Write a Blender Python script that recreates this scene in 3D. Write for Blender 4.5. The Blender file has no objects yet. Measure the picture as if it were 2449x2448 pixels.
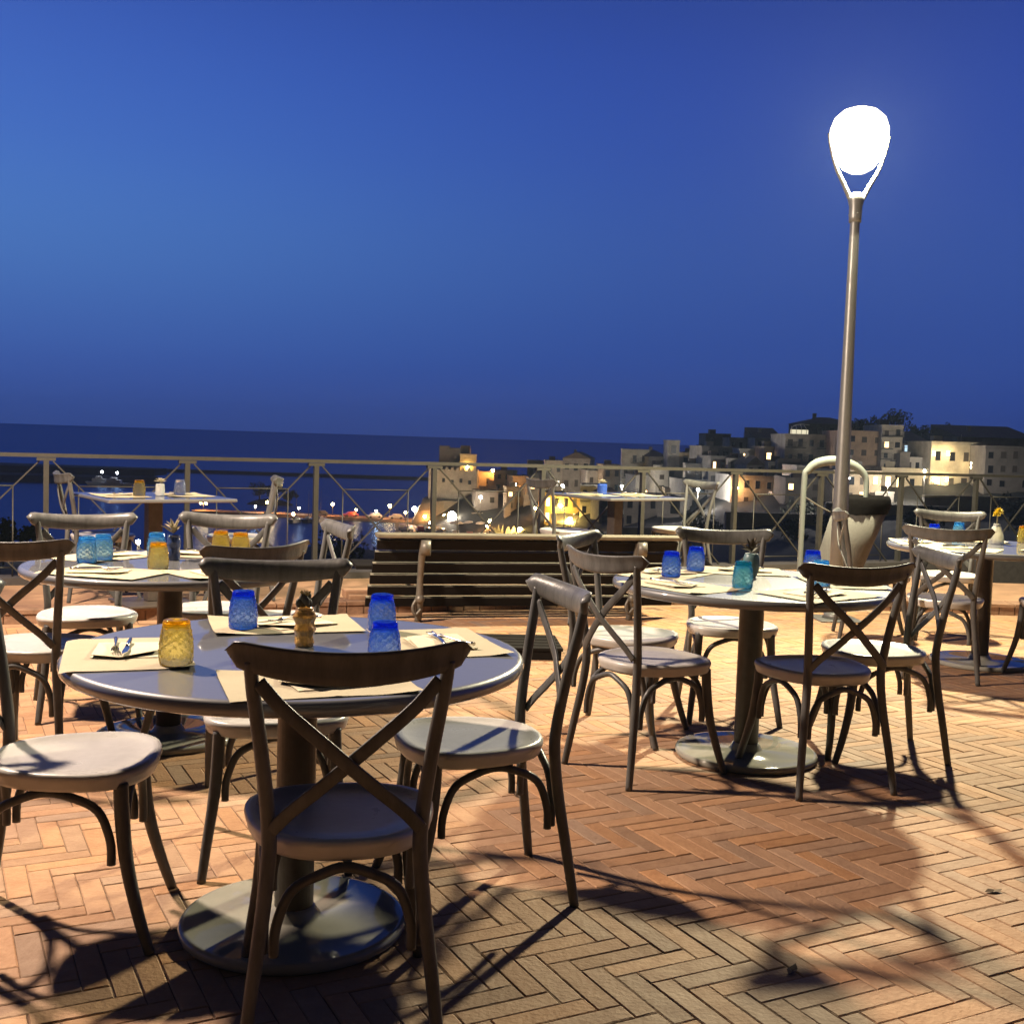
import bpy, math, random
from mathutils import Vector, Matrix
R = math.radians
sc = bpy.context.scene
random.seed(7)

# ---------------------------------------------------------------- camera
cam_d = bpy.data.cameras.new('camera'); cam = bpy.data.objects.new('camera', cam_d)
sc.collection.objects.link(cam); sc.camera = cam
_p, _r = math.atan(176/2734*math.cos(.032)), math.atan(.032)
_F = Vector((0, math.cos(_p), -math.sin(_p))); _U0 = Vector((0, math.sin(_p), math.cos(_p))); _R0 = Vector((1, 0, 0))
_Rt = _R0*math.cos(_r)+_U0*math.sin(_r); _Up = _U0*math.cos(_r)-_R0*math.sin(_r)
m = Matrix((_Rt, _Up, -_F)).transposed().to_4x4(); m.translation = Vector((0, 0, 1.331)); cam.matrix_world = m
cam_d.sensor_fit = 'HORIZONTAL'; cam_d.sensor_width = 36; cam_d.lens = 36*2734/2449
cam_d.clip_start = .05; cam_d.clip_end = 30000

# ---------------------------------------------------------------- dusk sky
W = bpy.data.worlds.new('World'); sc.world = W; W.use_nodes = True
nt = W.node_tree; nt.nodes.clear()
def lin(c): return tuple(((x/255)/12.92 if x/255 <= .04045 else ((x/255+.055)/1.055)**2.4) for x in c)
def wn(t, **k):
    n = nt.nodes.new(t)
    for a, b in k.items(): setattr(n, a, b)
    return n
def ramp(stops):
    r = wn('ShaderNodeValToRGB'); cr = r.color_ramp; cr.interpolation = 'B_SPLINE'
    while len(cr.elements) < len(stops): cr.elements.new(.5)
    for e, (el, c) in zip(cr.elements, stops):
        e.position = math.sin(R(el))*.5+.5; e.color = (*lin(c), 1)
    return r
tc = wn('ShaderNodeTexCoord'); sx = wn('ShaderNodeSeparateXYZ')
nt.links.new(tc.outputs['Generated'], sx.inputs[0])
zz = wn('ShaderNodeMath', operation='MULTIPLY_ADD'); nt.links.new(sx.outputs['Z'], zz.inputs[0]); zz.inputs[1].default_value = .5; zz.inputs[2].default_value = .5
rl = ramp([(-2.5, (30, 44, 96)), (-.6, (50, 74, 142)), (1.0, (52, 80, 154)), (4, (60, 93, 170)), (8.5, (74, 120, 190)), (13, (68, 112, 196)), (20, (52, 88, 184)), (38, (38, 50, 92)), (88, (84, 76, 72))])
rr = ramp([(-2.5, (18, 32, 84)), (-.6, (34, 56, 124)), (1.0, (38, 62, 134)), (4, (43, 71, 147)), (9, (50, 80, 156)), (14, (44, 73, 160)), (20, (38, 66, 155)), (38, (34, 44, 82)), (88, (84, 76, 72))])
nt.links.new(zz.outputs[0], rl.inputs[0]); nt.links.new(zz.outputs[0], rr.inputs[0])
mp = wn('ShaderNodeMapRange', interpolation_type='SMOOTHSTEP'); nt.links.new(sx.outputs['X'], mp.inputs['Value'])
mp.inputs['From Min'].default_value = -.55; mp.inputs['From Max'].default_value = .32
mx = wn('ShaderNodeMix', data_type='RGBA'); nt.links.new(mp.outputs[0], mx.inputs['Factor'])
nt.links.new(rl.outputs[0], mx.inputs['A']); nt.links.new(rr.outputs[0], mx.inputs['B'])
# sky behind the camera: an added dull fill, less blue than the rest
mb = wn('ShaderNodeMapRange', interpolation_type='SMOOTHSTEP'); nt.links.new(sx.outputs['Y'], mb.inputs['Value'])
mb.inputs['From Min'].default_value = .25; mb.inputs['From Max'].default_value = -.5
m2 = wn('ShaderNodeMix', data_type='RGBA'); nt.links.new(mb.outputs[0], m2.inputs['Factor'])
nt.links.new(mx.outputs['Result'], m2.inputs['A']); m2.inputs['B'].default_value = (.018, .0165, .018, 1)
bg = wn('ShaderNodeBackground'); bg.inputs['Strength'].default_value = 1.0
nt.links.new(m2.outputs['Result'], bg.inputs['Color'])
wo = wn('ShaderNodeOutputWorld'); nt.links.new(bg.outputs[0], wo.inputs[0])

sc.view_settings.view_transform = 'Standard'; sc.view_settings.look = 'None'
sc.view_settings.exposure = 0; sc.view_settings.gamma = 1
sc.render.engine = 'CYCLES'
sc.cycles.use_denoising = True; sc.cycles.denoiser = 'OPENIMAGEDENOISE'
sc.cycles.max_bounces = 8; sc.cycles.diffuse_bounces = 1; sc.cycles.transmission_bounces = 8; sc.cycles.transparent_max_bounces = 8
sc.cycles.caustics_reflective = False; sc.cycles.caustics_refractive = False
sc.cycles.sample_clamp_indirect = 4
L1C, L2C, L1S, L2S = (1.0, .90, .60), (1.0, .79, .62), 2950, 2350     # light of the two terrace lamps

# ---------------------------------------------------------------- helpers
COL = sc.collection
def tag(o, label=None, cat=None, group=None, kind=None):
    if label: o['label'] = label
    if cat: o['category'] = cat
    if group: o['group'] = group
    if kind: o['kind'] = kind
    return o
def empty(name, loc=(0, 0, 0), rz=0, label=None, cat=None, group=None):
    o = bpy.data.objects.new(name, None); COL.objects.link(o); o.location = loc; o.rotation_euler = (0, 0, rz)
    o.empty_display_size = .1
    return tag(o, label, cat, group)
class MB:
    def __init__(s): s.v = []; s.f = []; s.mi = []; s.cur = 0; s.sm = []
    def add(s, vs, fs, smooth=False):
        b = len(s.v); s.v += [tuple(v) for v in vs]
        for f in fs: s.f.append([b+i for i in f]); s.mi.append(s.cur); s.sm.append(smooth)
        return s
    def box(s, x0, x1, y0, y1, z0, z1, bev=0):
        if bev <= 0:
            vs = [(x, y, z) for z in (z0, z1) for y in (y0, y1) for x in (x0, x1)]
            return s.add(vs, [(0, 2, 3, 1), (4, 5, 7, 6), (0, 1, 5, 4), (2, 6, 7, 3), (0, 4, 6, 2), (1, 3, 7, 5)])
        # bevelled in plan and on top and bottom edges
        def ring(i, z):
            b = bev
            return [(x0+i+b, y0+i, z), (x1-i-b, y0+i, z), (x1-i, y0+i+b, z), (x1-i, y1-i-b, z), (x1-i-b, y1-i, z), (x0+i+b, y1-i, z), (x0+i, y1-i-b, z), (x0+i, y0+i+b, z)]
        rs = [ring(bev, z0), ring(0, z0+bev), ring(0, z1-bev), ring(bev, z1)]
        vs = sum(rs, []); fs = [tuple(range(7, -1, -1)), tuple(range(24, 32))]
        for k in range(3):
            for j in range(8): fs.append((8*k+j, 8*k+(j+1) % 8, 8*k+8+(j+1) % 8, 8*k+8+j))
        return s.add(vs, fs)
    def obox(s, c, ax, ay, az, hx, hy, hz):
        c, ax, ay, az = map(Vector, (c, ax, ay, az))
        vs = [c+ax*hx*a+ay*hy*b+az*hz*d for d in (-1, 1) for b in (-1, 1) for a in (-1, 1)]
        return s.add(vs, [(0, 2, 3, 1), (4, 5, 7, 6), (0, 1, 5, 4), (2, 6, 7, 3), (0, 4, 6, 2), (1, 3, 7, 5)])
    def bar(s, a, b, w, h, up=(0, 0, 1)):
        a, b = Vector(a), Vector(b); d = b-a; L = d.length; d.normalize(); x = d.cross(Vector(up))
        if x.length < 1e-4: x = d.cross(Vector((1, 0, 0)))
        x.normalize(); y = x.cross(d)
        return s.obox((a+b)/2, x, d, y, w/2, L/2, h/2)
    def lathe(s, prof, n=24, c=(0, 0, 0), close=True, smooth=True, fn=None):
        vs = []
        for (r, z) in prof:
            for j in range(n):
                t = 2*math.pi*j/n; rr_ = r*(fn(t, z) if fn else 1)
                vs.append((c[0]+rr_*math.cos(t), c[1]+rr_*math.sin(t), c[2]+z))
        fs = []
        for k in range(len(prof)-1):
            for j in range(n): fs.append((k*n+j, k*n+(j+1) % n, (k+1)*n+(j+1) % n, (k+1)*n+j))
        s.add(vs, fs, smooth)
        if close:
            b = len(s.v)-len(vs)
            if prof[0][0] > 1e-5: s.f.append([b+j for j in range(n-1, -1, -1)]); s.mi.append(s.cur); s.sm.append(False)
            if prof[-1][0] > 1e-5: s.f.append([b+(len(prof)-1)*n+j for j in range(n)]); s.mi.append(s.cur); s.sm.append(False)
        return s
    def tube(s, pts, rad, n=10, sub=6, flat=None, closed=False):
        """swept rod through pts; rad a number or list; flat=(w,h,normal) sweeps a flat strap instead"""
        P = [Vector(p) for p in pts]
        rd = list(rad) if isinstance(rad, (list, tuple)) else [rad]*len(P)
        Q, RR = [], []
        for i in range(len(P)-1):
            p0 = P[max(i-1, 0)]; p1 = P[i]; p2 = P[i+1]; p3 = P[min(i+2, len(P)-1)]
            for k in range(sub):
                t = k/sub
                Q.append(.5*((2*p1)+(p2-p0)*t+(2*p0-5*p1+4*p2-p3)*t*t+(3*p1-p0-3*p2+p3)*t**3)); RR.append(rd[i]*(1-t)+rd[i+1]*t)
        Q.append(P[-1]); RR.append(rd[-1])
        vs = []; prevx = None
        for i, q in enumerate(Q):
            d = (Q[min(i+1, len(Q)-1)]-Q[max(i-1, 0)]).normalized()
            if flat:
                y = Vector(flat[2]); y = (y-d*y.dot(d)).normalized(); x = d.cross(y)
            else:
                x = prevx if prevx else (d.cross(Vector((0, 0, 1))) if abs(d.z) < .9 else d.cross(Vector((0, 1, 0))))
                x = (x-d*x.dot(d)).normalized(); prevx = x; y = d.cross(x)
            for j in range(n):
                a = 2*math.pi*(j+.5)/n
                if flat:
                    ca, sa = math.cos(a), math.sin(a)
                    ca = math.copysign(abs(ca)**.5, ca); sa = math.copysign(abs(sa)**.5, sa)
                    vs.append(q+x*ca*flat[0]/2+y*sa*flat[1]/2)
                else: vs.append(q+(x*math.cos(a)+y*math.sin(a))*RR[i])
        fs = []
        N = len(Q)
        for i in range(N-1):
            for j in range(n): fs.append((i*n+j, i*n+(j+1) % n, (i+1)*n+(j+1) % n, (i+1)*n+j))
        s.add(vs, fs, True); b = len(s.v)-len(vs)
        s.f.append([b+j for j in range(n-1, -1, -1)]); s.mi.append(s.cur); s.sm.append(False)
        s.f.append([b+(N-1)*n+j for j in range(n)]); s.mi.append(s.cur); s.sm.append(False)
        return s
    def prism(s, poly, z0, z1, smooth=False):
        n = len(poly); vs = [(x, y, z0) for x, y in poly]+[(x, y, z1) for x, y in poly]
        s.add(vs, [tuple(range(n-1, -1, -1)), tuple(range(n, 2*n))])
        b = len(s.v)-2*n
        for j in range(n): s.f.append([b+j, b+(j+1) % n, b+n+(j+1) % n, b+n+j]); s.mi.append(s.cur); s.sm.append(smooth)
        return s
    def sphere(s, c, r, n=12, m=8, sc3=(1, 1, 1)):
        prof = [(max(1e-4, r*math.sin(math.pi*k/m)), -r*math.cos(math.pi*k/m)) for k in range(m+1)]
        b = len(s.v); s.lathe([(p[0], p[1]) for p in prof], n, close=False)
        for i in range(b, len(s.v)):
            v = s.v[i]; s.v[i] = (c[0]+v[0]*sc3[0], c[1]+v[1]*sc3[1], c[2]+v[2]*sc3[2])
        return s
    def mesh(s, name, mats):
        me = bpy.data.meshes.new(name); me.from_pydata(s.v, [], s.f)
        for mm in (mats if isinstance(mats, (list, tuple)) else [mats]): me.materials.append(mm)
        me.polygons.foreach_set('material_index', s.mi); me.polygons.foreach_set('use_smooth', s.sm); me.update()
        return me
    def build(s, name, mats, parent=None, loc=None, rz=None):
        o = bpy.data.objects.new(name, s.mesh(name, mats)); COL.objects.link(o)
        if parent: o.parent = parent
        if loc: o.location = loc
        if rz is not None: o.rotation_euler = (0, 0, rz)
        return o
def children(o): return [c for c in bpy.data.objects if c.parent == o]
KIDS = {}
def tree(o):
    return [(c, tree(c)) for c in children(o)]
def dup(o, loc=None, rz=None, label=None, group=None, kids=None):
    c = o.copy(); COL.objects.link(c)
    if loc is not None: c.location = loc
    if rz is not None: c.rotation_euler = (0, 0, rz)
    if label: c['label'] = label
    if group: c['group'] = group
    def rec(ks, par):
        for k, sub in ks:
            d = k.copy(); COL.objects.link(d); d.parent = par; rec(sub, d)
    rec(kids if kids is not None else tree(o), c)
    return c

# ---------------------------------------------------------------- materials
def mat(name, col, rough=.6, metal=0, noise=0, nscale=8, bump=0, bscale=60, spec=.5, col2=None, coat=0, emit=None, es=0, trans=0, ior=1.45, stretch=None, vcol=None):
    M = bpy.data.materials.new(name); M.use_nodes = True; t = M.node_tree; b = t.nodes['Principled BSDF']
    b.inputs['Roughness'].default_value = rough; b.inputs['Metallic'].default_value = metal
    b.inputs['Specular IOR Level'].default_value = spec; b.inputs['Coat Weight'].default_value = coat
    b.inputs['Transmission Weight'].default_value = trans; b.inputs['IOR'].default_value = ior
    b.inputs['Base Color'].default_value = (*col, 1)
    if emit: b.inputs['Emission Color'].default_value = (*emit, 1); b.inputs['Emission Strength'].default_value = es
    if noise or bump:
        tcn = t.nodes.new('ShaderNodeTexCoord'); src = tcn.outputs['Object']
        if stretch:
            mpn = t.nodes.new('ShaderNodeMapping'); mpn.inputs['Scale'].default_value = stretch
            t.links.new(src, mpn.inputs[0]); src = mpn.outputs[0]
    if noise:
        n1 = t.nodes.new('ShaderNodeTexNoise'); n1.inputs['Scale'].default_value = nscale; n1.inputs['Detail'].default_value = 6; n1.inputs['Roughness'].default_value = .65
        t.links.new(src, n1.inputs['Vector'])
        mr = t.nodes.new('ShaderNodeMapRange'); mr.inputs['From Min'].default_value = .3; mr.inputs['From Max'].default_value = .7
        t.links.new(n1.outputs['Fac'], mr.inputs['Value'])
        mix = t.nodes.new('ShaderNodeMix'); mix.data_type = 'RGBA'; t.links.new(mr.outputs[0], mix.inputs['Factor'])
        c2 = col2 if col2 else tuple(x*(1-noise) for x in col)
        mix.inputs['A'].default_value = (*col, 1); mix.inputs['B'].default_value = (*c2, 1)
        outc = mix.outputs['Result']
        if vcol:
            at = t.nodes.new('ShaderNodeVertexColor'); at.layer_name = vcol
            mm = t.nodes.new('ShaderNodeMix'); mm.data_type = 'RGBA'; mm.blend_type = 'MULTIPLY'; mm.inputs['Factor'].default_value = 1
            t.links.new(outc, mm.inputs['A']); t.links.new(at.outputs['Color'], mm.inputs['B']); outc = mm.outputs['Result']
        t.links.new(outc, b.inputs['Base Color'])
        m3 = t.nodes.new('ShaderNodeMapRange'); sp = min(.09, rough*.3); m3.inputs['To Min'].default_value = rough-sp; m3.inputs['To Max'].default_value = min(1, rough+sp)
        t.links.new(n1.outputs['Fac'], m3.inputs['Value']); t.links.new(m3.outputs[0], b.inputs['Roughness'])
    if bump:
        n2 = t.nodes.new('ShaderNodeTexNoise'); n2.inputs['Scale'].default_value = bscale; n2.inputs['Detail'].default_value = 5
        t.links.new(src, n2.inputs['Vector'])
        bp = t.nodes.new('ShaderNodeBump'); bp.inputs['Strength'].default_value = min(1, bump); bp.inputs['Distance'].default_value = .01 if bscale > 20 else .05
        t.links.new(n2.outputs['Fac'], bp.inputs['Height']); t.links.new(bp.outputs[0], b.inputs['Normal'])
    return M
def emis(name, col, s):
    M = bpy.data.materials.new(name); M.use_nodes = True; t = M.node_tree; t.nodes.clear()
    e = t.nodes.new('ShaderNodeEmission'); e.inputs[0].default_value = (*col, 1); e.inputs[1].default_value = s
    o = t.nodes.new('ShaderNodeOutputMaterial'); t.links.new(e.outputs[0], o.inputs[0]); return M

M_seat = mat('lit_seat_taupe', (.52, .50, .46), .30, noise=.2, nscale=10, bump=.06, bscale=80)  # seat lightened and frame darkened to hold lit and shaded contrast
M_chair = mat('painted_wood_taupe', (.118, .116, .110), .36, spec=.3, noise=.5, nscale=26, bump=.12, bscale=90, stretch=(1, 1, .25))
M_top = mat('glossy_grey_laminate', (.145, .145, .145), .42, noise=.15, nscale=5, spec=.6, coat=1)
M_top.node_tree.nodes['Principled BSDF'].inputs['Coat Roughness'].default_value = .045
M_pole = mat('dark_brown_metal', (.10, .08, .065), .45, noise=.3, nscale=20, metal=.3)
M_disc = mat('glossy_slate_disc', (.30, .29, .245), .06, noise=.15, nscale=6, spec=.4)
M_paper = mat('cream_paper', (.46, .39, .255), .8, noise=.1, nscale=9, bump=.1, bscale=120)
M_napkin = mat('napkin_paper', (.70, .62, .43), .85, noise=.06, nscale=12)
M_steel = mat('cutlery_steel', (.6, .58, .54), .18, 1)
M_brick = mat('clay_brick', (.385, .225, .120), .74, noise=.3, nscale=14, col2=(.29, .158, .082), bump=.35, bscale=70, vcol='tint')
M_mortar = mat('dark_joint_sand', (.20, .12, .07), .95, noise=.4, nscale=40)
M_kerb = mat('platform_pavers', (.40, .23, .13), .8, noise=.45, nscale=3.5, col2=(.24, .14, .08), bump=.3, bscale=40)
M_kerbface = mat('riser_brick', (.30, .17, .10), .85, noise=.5, nscale=9, bump=.5, bscale=30)
M_rail = mat('galvanised_steel_aged', (.060, .055, .045), .5, metal=.3, noise=.35, nscale=12, bump=.1, bscale=60)
M_darkkerb = mat('dark_stone_edging', (.06, .05, .045), .85, noise=.4, nscale=12)
M_bench = mat('dark_shaded_slats', (.009, .0065, .0045), .8, spec=.2, noise=.4, nscale=6, bump=.2, bscale=40, stretch=(.15, 1, 1))  # near black tone stands in for shade on the bench back
M_iron = mat('grey_cast_iron', (.17, .155, .13), .45, metal=.3, noise=.3, nscale=20)
M_black = mat('black_plastic', (.005, .0045, .0045), .9, spec=.1, noise=.3, nscale=30, bump=.3, bscale=40)
M_hoop = mat('pale_green_enamel', (.19, .21, .19), .35, noise=.12, nscale=10)
M_bin = mat('grainy_concrete', (.13, .125, .11), .85, noise=.15, nscale=40, bump=.2, bscale=90)
M_lampmetal = mat('grey_lamp_post_paint', (.21, .21, .20), .4, metal=.4, noise=.15, nscale=12)
M_car = mat('dark_blue_car_paint', (.02, .025, .045), .15, coat=1, noise=.1, nscale=3)
M_carglass = mat('tinted_car_glass', (.01, .012, .018), .06)
M_tyre = mat('tyre_rubber', (.02, .02, .02), .8, noise=.2, nscale=20)
M_chrome = mat('bright_trim', (.7, .7, .7), .15, 1)
M_terrain = mat('dark_scrub_slope', (.012, .011, .008), .95, noise=.6, nscale=.25, col2=(.005, .006, .004), bump=1, bscale=1.2)
M_rock = mat('rough_rock', (.20, .16, .115), .9, noise=.5, nscale=.25, bump=1, bscale=.8)
M_quay = mat('quay_stone', (.34, .24, .18), .85, noise=.4, nscale=.5, bump=.4, bscale=3)
M_leaf = mat('night_foliage', (.03, .04, .018), .8, noise=.5, nscale=1.5)
M_bark = mat('bark', (.06, .045, .03), .9, noise=.4, nscale=6)
M_asphalt = mat('asphalt', (.045, .045, .045), .9, noise=.4, nscale=5, bump=.4, bscale=50)
M_awning = mat('white_awning_cloth', (.75, .70, .60), .8, noise=.1, nscale=2)
M_boat = mat('white_boat_hull', (.55, .55, .55), .4, noise=.1, nscale=2)
def glassmat(name, col, dens=170):
    """coloured glass: clear surface, the colour comes from the thickness"""
    M = bpy.data.materials.new(name); M.use_nodes = True; t = M.node_tree; t.nodes.clear(); N = t.nodes.new; K = t.links.new
    g = N('ShaderNodeBsdfGlass'); g.inputs['Roughness'].default_value = .03; g.inputs['IOR'].default_value = 1.45; g.inputs['Color'].default_value = (.97, .98, 1, 1)
    tr = N('ShaderNodeBsdfTransparent'); tr.inputs[0].default_value = (*[.5+.5*x for x in col], 1)
    df = N('ShaderNodeBsdfTranslucent'); df.inputs[0].default_value = (*col, 1)
    mx1 = N('ShaderNodeMixShader'); mx1.inputs[0].default_value = .12; K(g.outputs[0], mx1.inputs[1]); K(tr.outputs[0], mx1.inputs[2])
    mx2 = N('ShaderNodeMixShader'); mx2.inputs[0].default_value = .16; K(mx1.outputs[0], mx2.inputs[1]); K(df.outputs[0], mx2.inputs[2])
    va = N('ShaderNodeVolumeAbsorption'); va.inputs[0].default_value = (*col, 1); va.inputs[1].default_value = dens
    o = N('ShaderNodeOutputMaterial'); K(mx2.outputs[0], o.inputs['Surface']); K(va.outputs[0], o.inputs['Volume']); return M
def vary(M, amt):
    """each chair a little lighter or darker than the next"""
    t = M.node_tree; b = t.nodes['Principled BSDF']; src = b.inputs['Base Color'].links[0].from_socket
    oi = t.nodes.new('ShaderNodeObjectInfo'); mr = t.nodes.new('ShaderNodeMapRange'); mr.inputs['To Min'].default_value = 1-amt; mr.inputs['To Max'].default_value = 1+amt
    t.links.new(oi.outputs['Random'], mr.inputs['Value']); vm = t.nodes.new('ShaderNodeVectorMath'); vm.operation = 'SCALE'
    t.links.new(src, vm.inputs[0]); t.links.new(mr.outputs[0], vm.inputs['Scale']); t.links.new(vm.outputs[0], b.inputs['Base Color'])
vary(M_chair, .18); vary(M_seat, .08)
# ---------------------------------------------------------------- the setting: terrain, sea, terrace
def rail_pt(t): return (-3.67+.916*t, 8.98+.401*t)
def lerp_tab(tab, x):
    if x <= tab[0][0]: return tab[0][1]
    for (a, p), (b, q) in zip(tab, tab[1:]):
        if x <= b: return p+(q-p)*(x-a)/(b-a)
    return tab[-1][1]
SLOPE = [  # ground height against distance, for a row of bearings (x / y)
 (-1.6, [(5, -3.4), (14, -3.6), (62, -5.2), (75, -7), (105, -18), (125, -25), (700, -25)]),
 (-.34, [(5, -3.4), (14, -3.6), (62, -5.9), (75, -7.4), (100, -17), (122, -25), (700, -25)]),
 (-.14, [(5, -3.4), (14, -3.6), (60, -5.2), (80, -6.4), (110, -16), (140, -25), (700, -25)]),
 (-.09, [(5, -3.4), (14, -3.8), (60, -5.4), (90, -8), (150, -20), (200, -21.4), (262, -21.3), (300, -21.5), (330, -25), (700, -25)]),
 (-.03, [(5, -3.4), (14, -3.8), (60, -7), (120, -15), (200, -20.5), (255, -20), (285, -13), (310, -13), (345, -26), (700, -26)]),
 (.03, [(5, -3.4), (14, -3.8), (60, -8), (130, -15), (200, -19), (232, -17), (262, -12), (300, -12), (345, -26), (700, -26)]),
 (.085, [(5, -3.4), (14, -3.8), (60, -8), (130, -12), (205, -14), (245, -9.5), (275, -10), (325, -26), (700, -26)]),
 (.14, [(5, -3.4), (14, -3.8), (60, -8), (130, -11), (195, -12), (230, -8), (270, -9), (330, -26), (700, -26)]),
 (.19, [(5, -3.4), (14, -3.8), (60, -8), (130, -9), (180, -8.5), (216, -4.5), (245, 0), (290, -5), (350, -26), (700, -26)]),
 (.26, [(5, -3.4), (14, -3.8), (60, -8), (130, -8.5), (168, -7.3), (192, -3.6), (212, 2.4), (255, 4), (330, -20), (700, -26)]),
 (.33, [(5, -3.4), (14, -3.8), (60, -7), (130, -7.5), (164, -6), (184, -1.6), (202, 4.5), (240, 5.6), (330, -10), (700, -26)]),
 (.45, [(5, -3.4), (14, -3.8), (60, -6), (130, -7), (164, -4), (190, 2), (215, 3.6), (260, 3.6), (360, -10), (700, -26)]),
 (1.6, [(5, -3.4), (14, -3.8), (60, -5), (130, -5), (164, -3), (190, 2), (260, 5), (700, 5)])]
def ground_h(a, D):
    for (a0, t0), (a1, t1) in zip(SLOPE, SLOPE[1:]):
        if a <= a1:
            w = max(0, (a-a0)/(a1-a0)); w = w*w*(3-2*w)
            return lerp_tab(t0, D)*(1-w)+lerp_tab(t1, D)*w
    return lerp_tab(SLOPE[-1][1], D)
b = MB(); NA = 260
DL = [5, 10, 14, 20, 28, 36, 44, 52, 60, 68, 76, 84, 92, 100, 110, 120, 130, 142, 155, 165, 175, 185, 195, 205, 215, 225, 235, 245, 255, 265, 275, 285, 300, 320, 345, 380, 450, 700]
vs = []
rg = random.Random(3)
for i in range(NA+1):
    a = -1.6+3.2*i/NA
    for D in DL:
        h = ground_h(a, D)+(rg.random()-.5)*min(.9, D*.006)
        vs.append((a*D, D, h))
n = len(DL); fs = [(i*n+j, i*n+j+n, i*n+j+n+1, i*n+j+1) for i in range(NA) for j in range(n-1)]
tag(b.add(vs, fs, True).build('hillside', M_terrain), kind='structure')

M_sea = bpy.data.materials.new('sea_water'); M_sea.use_nodes = True
t = M_sea.node_tree; bb = t.nodes['Principled BSDF']
bb.inputs['Base Color'].default_value = (.008, .03, .14, 1); bb.inputs['Roughness'].default_value = .9; bb.inputs['Specular IOR Level'].default_value = .1
tcn = t.nodes.new('ShaderNodeTexCoord'); mpn = t.nodes.new('ShaderNodeMapping'); mpn.inputs['Scale'].default_value = (.12, .3, 1)
nn = t.nodes.new('ShaderNodeTexNoise'); nn.inputs['Scale'].default_value = 1.0; nn.inputs['Detail'].default_value = 8; nn.inputs['Roughness'].default_value = .7
bp = t.nodes.new('ShaderNodeBump'); bp.inputs['Strength'].default_value = .55; bp.inputs['Distance'].default_value = 1.2
t.links.new(tcn.outputs['Object'], mpn.inputs[0]); t.links.new(mpn.outputs[0], nn.inputs['Vector']); t.links.new(nn.outputs['Fac'], bp.inputs['Height']); t.links.new(bp.outputs[0], bb.inputs['Normal'])
gl = t.nodes.new('ShaderNodeBsdfGlossy'); gl.inputs['Color'].default_value = (.16, .25, .42, 1); gl.inputs['Roughness'].default_value = .22; t.links.new(bp.outputs[0], gl.inputs['Normal'])
ad = t.nodes.new('ShaderNodeMixShader'); ad.inputs[0].default_value = .8; t.links.new(bb.outputs[0], ad.inputs[1]); t.links.new(gl.outputs[0], ad.inputs[2]); t.links.new(ad.outputs[0], t.nodes['Material Output'].inputs[0])
b = MB(); S = 22000
tag(b.add([(-S, 60, -22), (S, 60, -22), (S, S, -22), (-S, S, -22)], [(0, 1, 2, 3)]).build('sea', M_sea), kind='structure')

front = [(-7.5, 5.75), (-3.1, 7.57), (-1.2, 8.36), (1.22, 9.37), (1.9, 9.5), (8.5, 9.25)]       # front edge of the raised strip
def front_y(x): return lerp_tab(front, x)
# terrace slab under the bricks (its top is the dark joint sand)
b = MB(); b.prism([(-7.5, -5), (8.5, -5)]+front[::-1], -3.6, -.0028)
tag(b.build('terrace_slab', M_mortar), kind='structure')
# herringbone bricks, one sheet
Wd = .0632; TH = R(27.2); cu, su = math.cos(TH), math.sin(TH)
def uv(x, y): return x*cu+y*su, -x*su+y*cu
def xy(u, v): return u*cu-v*su, u*su+v*cu
u0, v0 = uv(.349, 2.943); v0 -= 4*Wd
b = MB(); tints = []
rg = random.Random(11)
def brick(ua, va, ub, vb, n0):
    g = .0007+rg.random()*.0012; j = .003
    zc = rg.uniform(-.0012, .0012); tx, ty = rg.uniform(-.004, .004), rg.uniform(-.004, .004)
    a0, a1, c0, c1 = ua+g, ub-g, va+g, vb-g
    q = []
    for k, (i, z) in enumerate(((0, -.03), (0, -.0022), (j, 0))):
        for (uu, vv) in ((a0+i, c0+i), (a1-i, c0+i), (a1-i, c1-i), (a0+i, c1-i)):
            x, y = xy(uu+rg.uniform(-1, 1)*.0013, vv+rg.uniform(-1, 1)*.0013)
            q.append((x, y, z+zc+(uu-(ua+ub)/2)*tx+(vv-(va+vb)/2)*ty))
    b.add(q, [(8, 9, 10, 11)]+[(4*k+m, 4*k+(m+1) % 4, 4*k+4+(m+1) % 4, 4*k+4+m) for k in (0, 1) for m in range(4)])
    s = rg.gauss(1, .07); w = rg.gauss(0, .05)
    if rg.random() < .06: s *= 1.22
    if rg.random() < .05: s *= .76
    tints.extend([(min(1.6, s*(1+w)), s, s*(1-w*1.6))]*9)
for i in range(-150, 170):
    for j in range(-80, 190):
        mm = (i+j) % 8
        if mm == 0: ua, va, ub, vb = i, j, i+4, j+1
        elif mm == 4: ua, va, ub, vb = i, j, i+1, j+4
        else: continue
        ua = u0+ua*Wd; ub = u0+ub*Wd; va = v0+va*Wd; vb = v0+vb*Wd
        cx, cy = xy((ua+ub)/2, (va+vb)/2)
        if cy < .4 or abs(cx) > .62*cy+1.3 or cx < -6.5 or cx > 7.6: continue
        if cy > front_y(cx)-.16: continue
        brick(ua, va, ub, vb, 0)
o = b.build('terrace_floor', M_brick); me = o.data
ca = me.color_attributes.new('tint', 'FLOAT_COLOR', 'CORNER')
buf = []
for p, tcol in zip(me.polygons, tints): buf += [*tcol, 1]*p.loop_total
ca.data.foreach_set('color', buf)
tag(o, kind='structure')
lf = MB(); lf.add([(0, -.03, .002), (.012, -.01, .006), (.01, .015, .004), (0, .032, .009), (-.011, .014, .003), (-.012, -.01, .007), (0, 0, .001)], [(0, 1, 6), (1, 2, 6), (2, 3, 6), (3, 4, 6), (4, 5, 6), (5, 0, 6)])
lme = lf.mesh('fallen_leaf', mat('dry_brown_leaf', (.10, .06, .03), .8))
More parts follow.
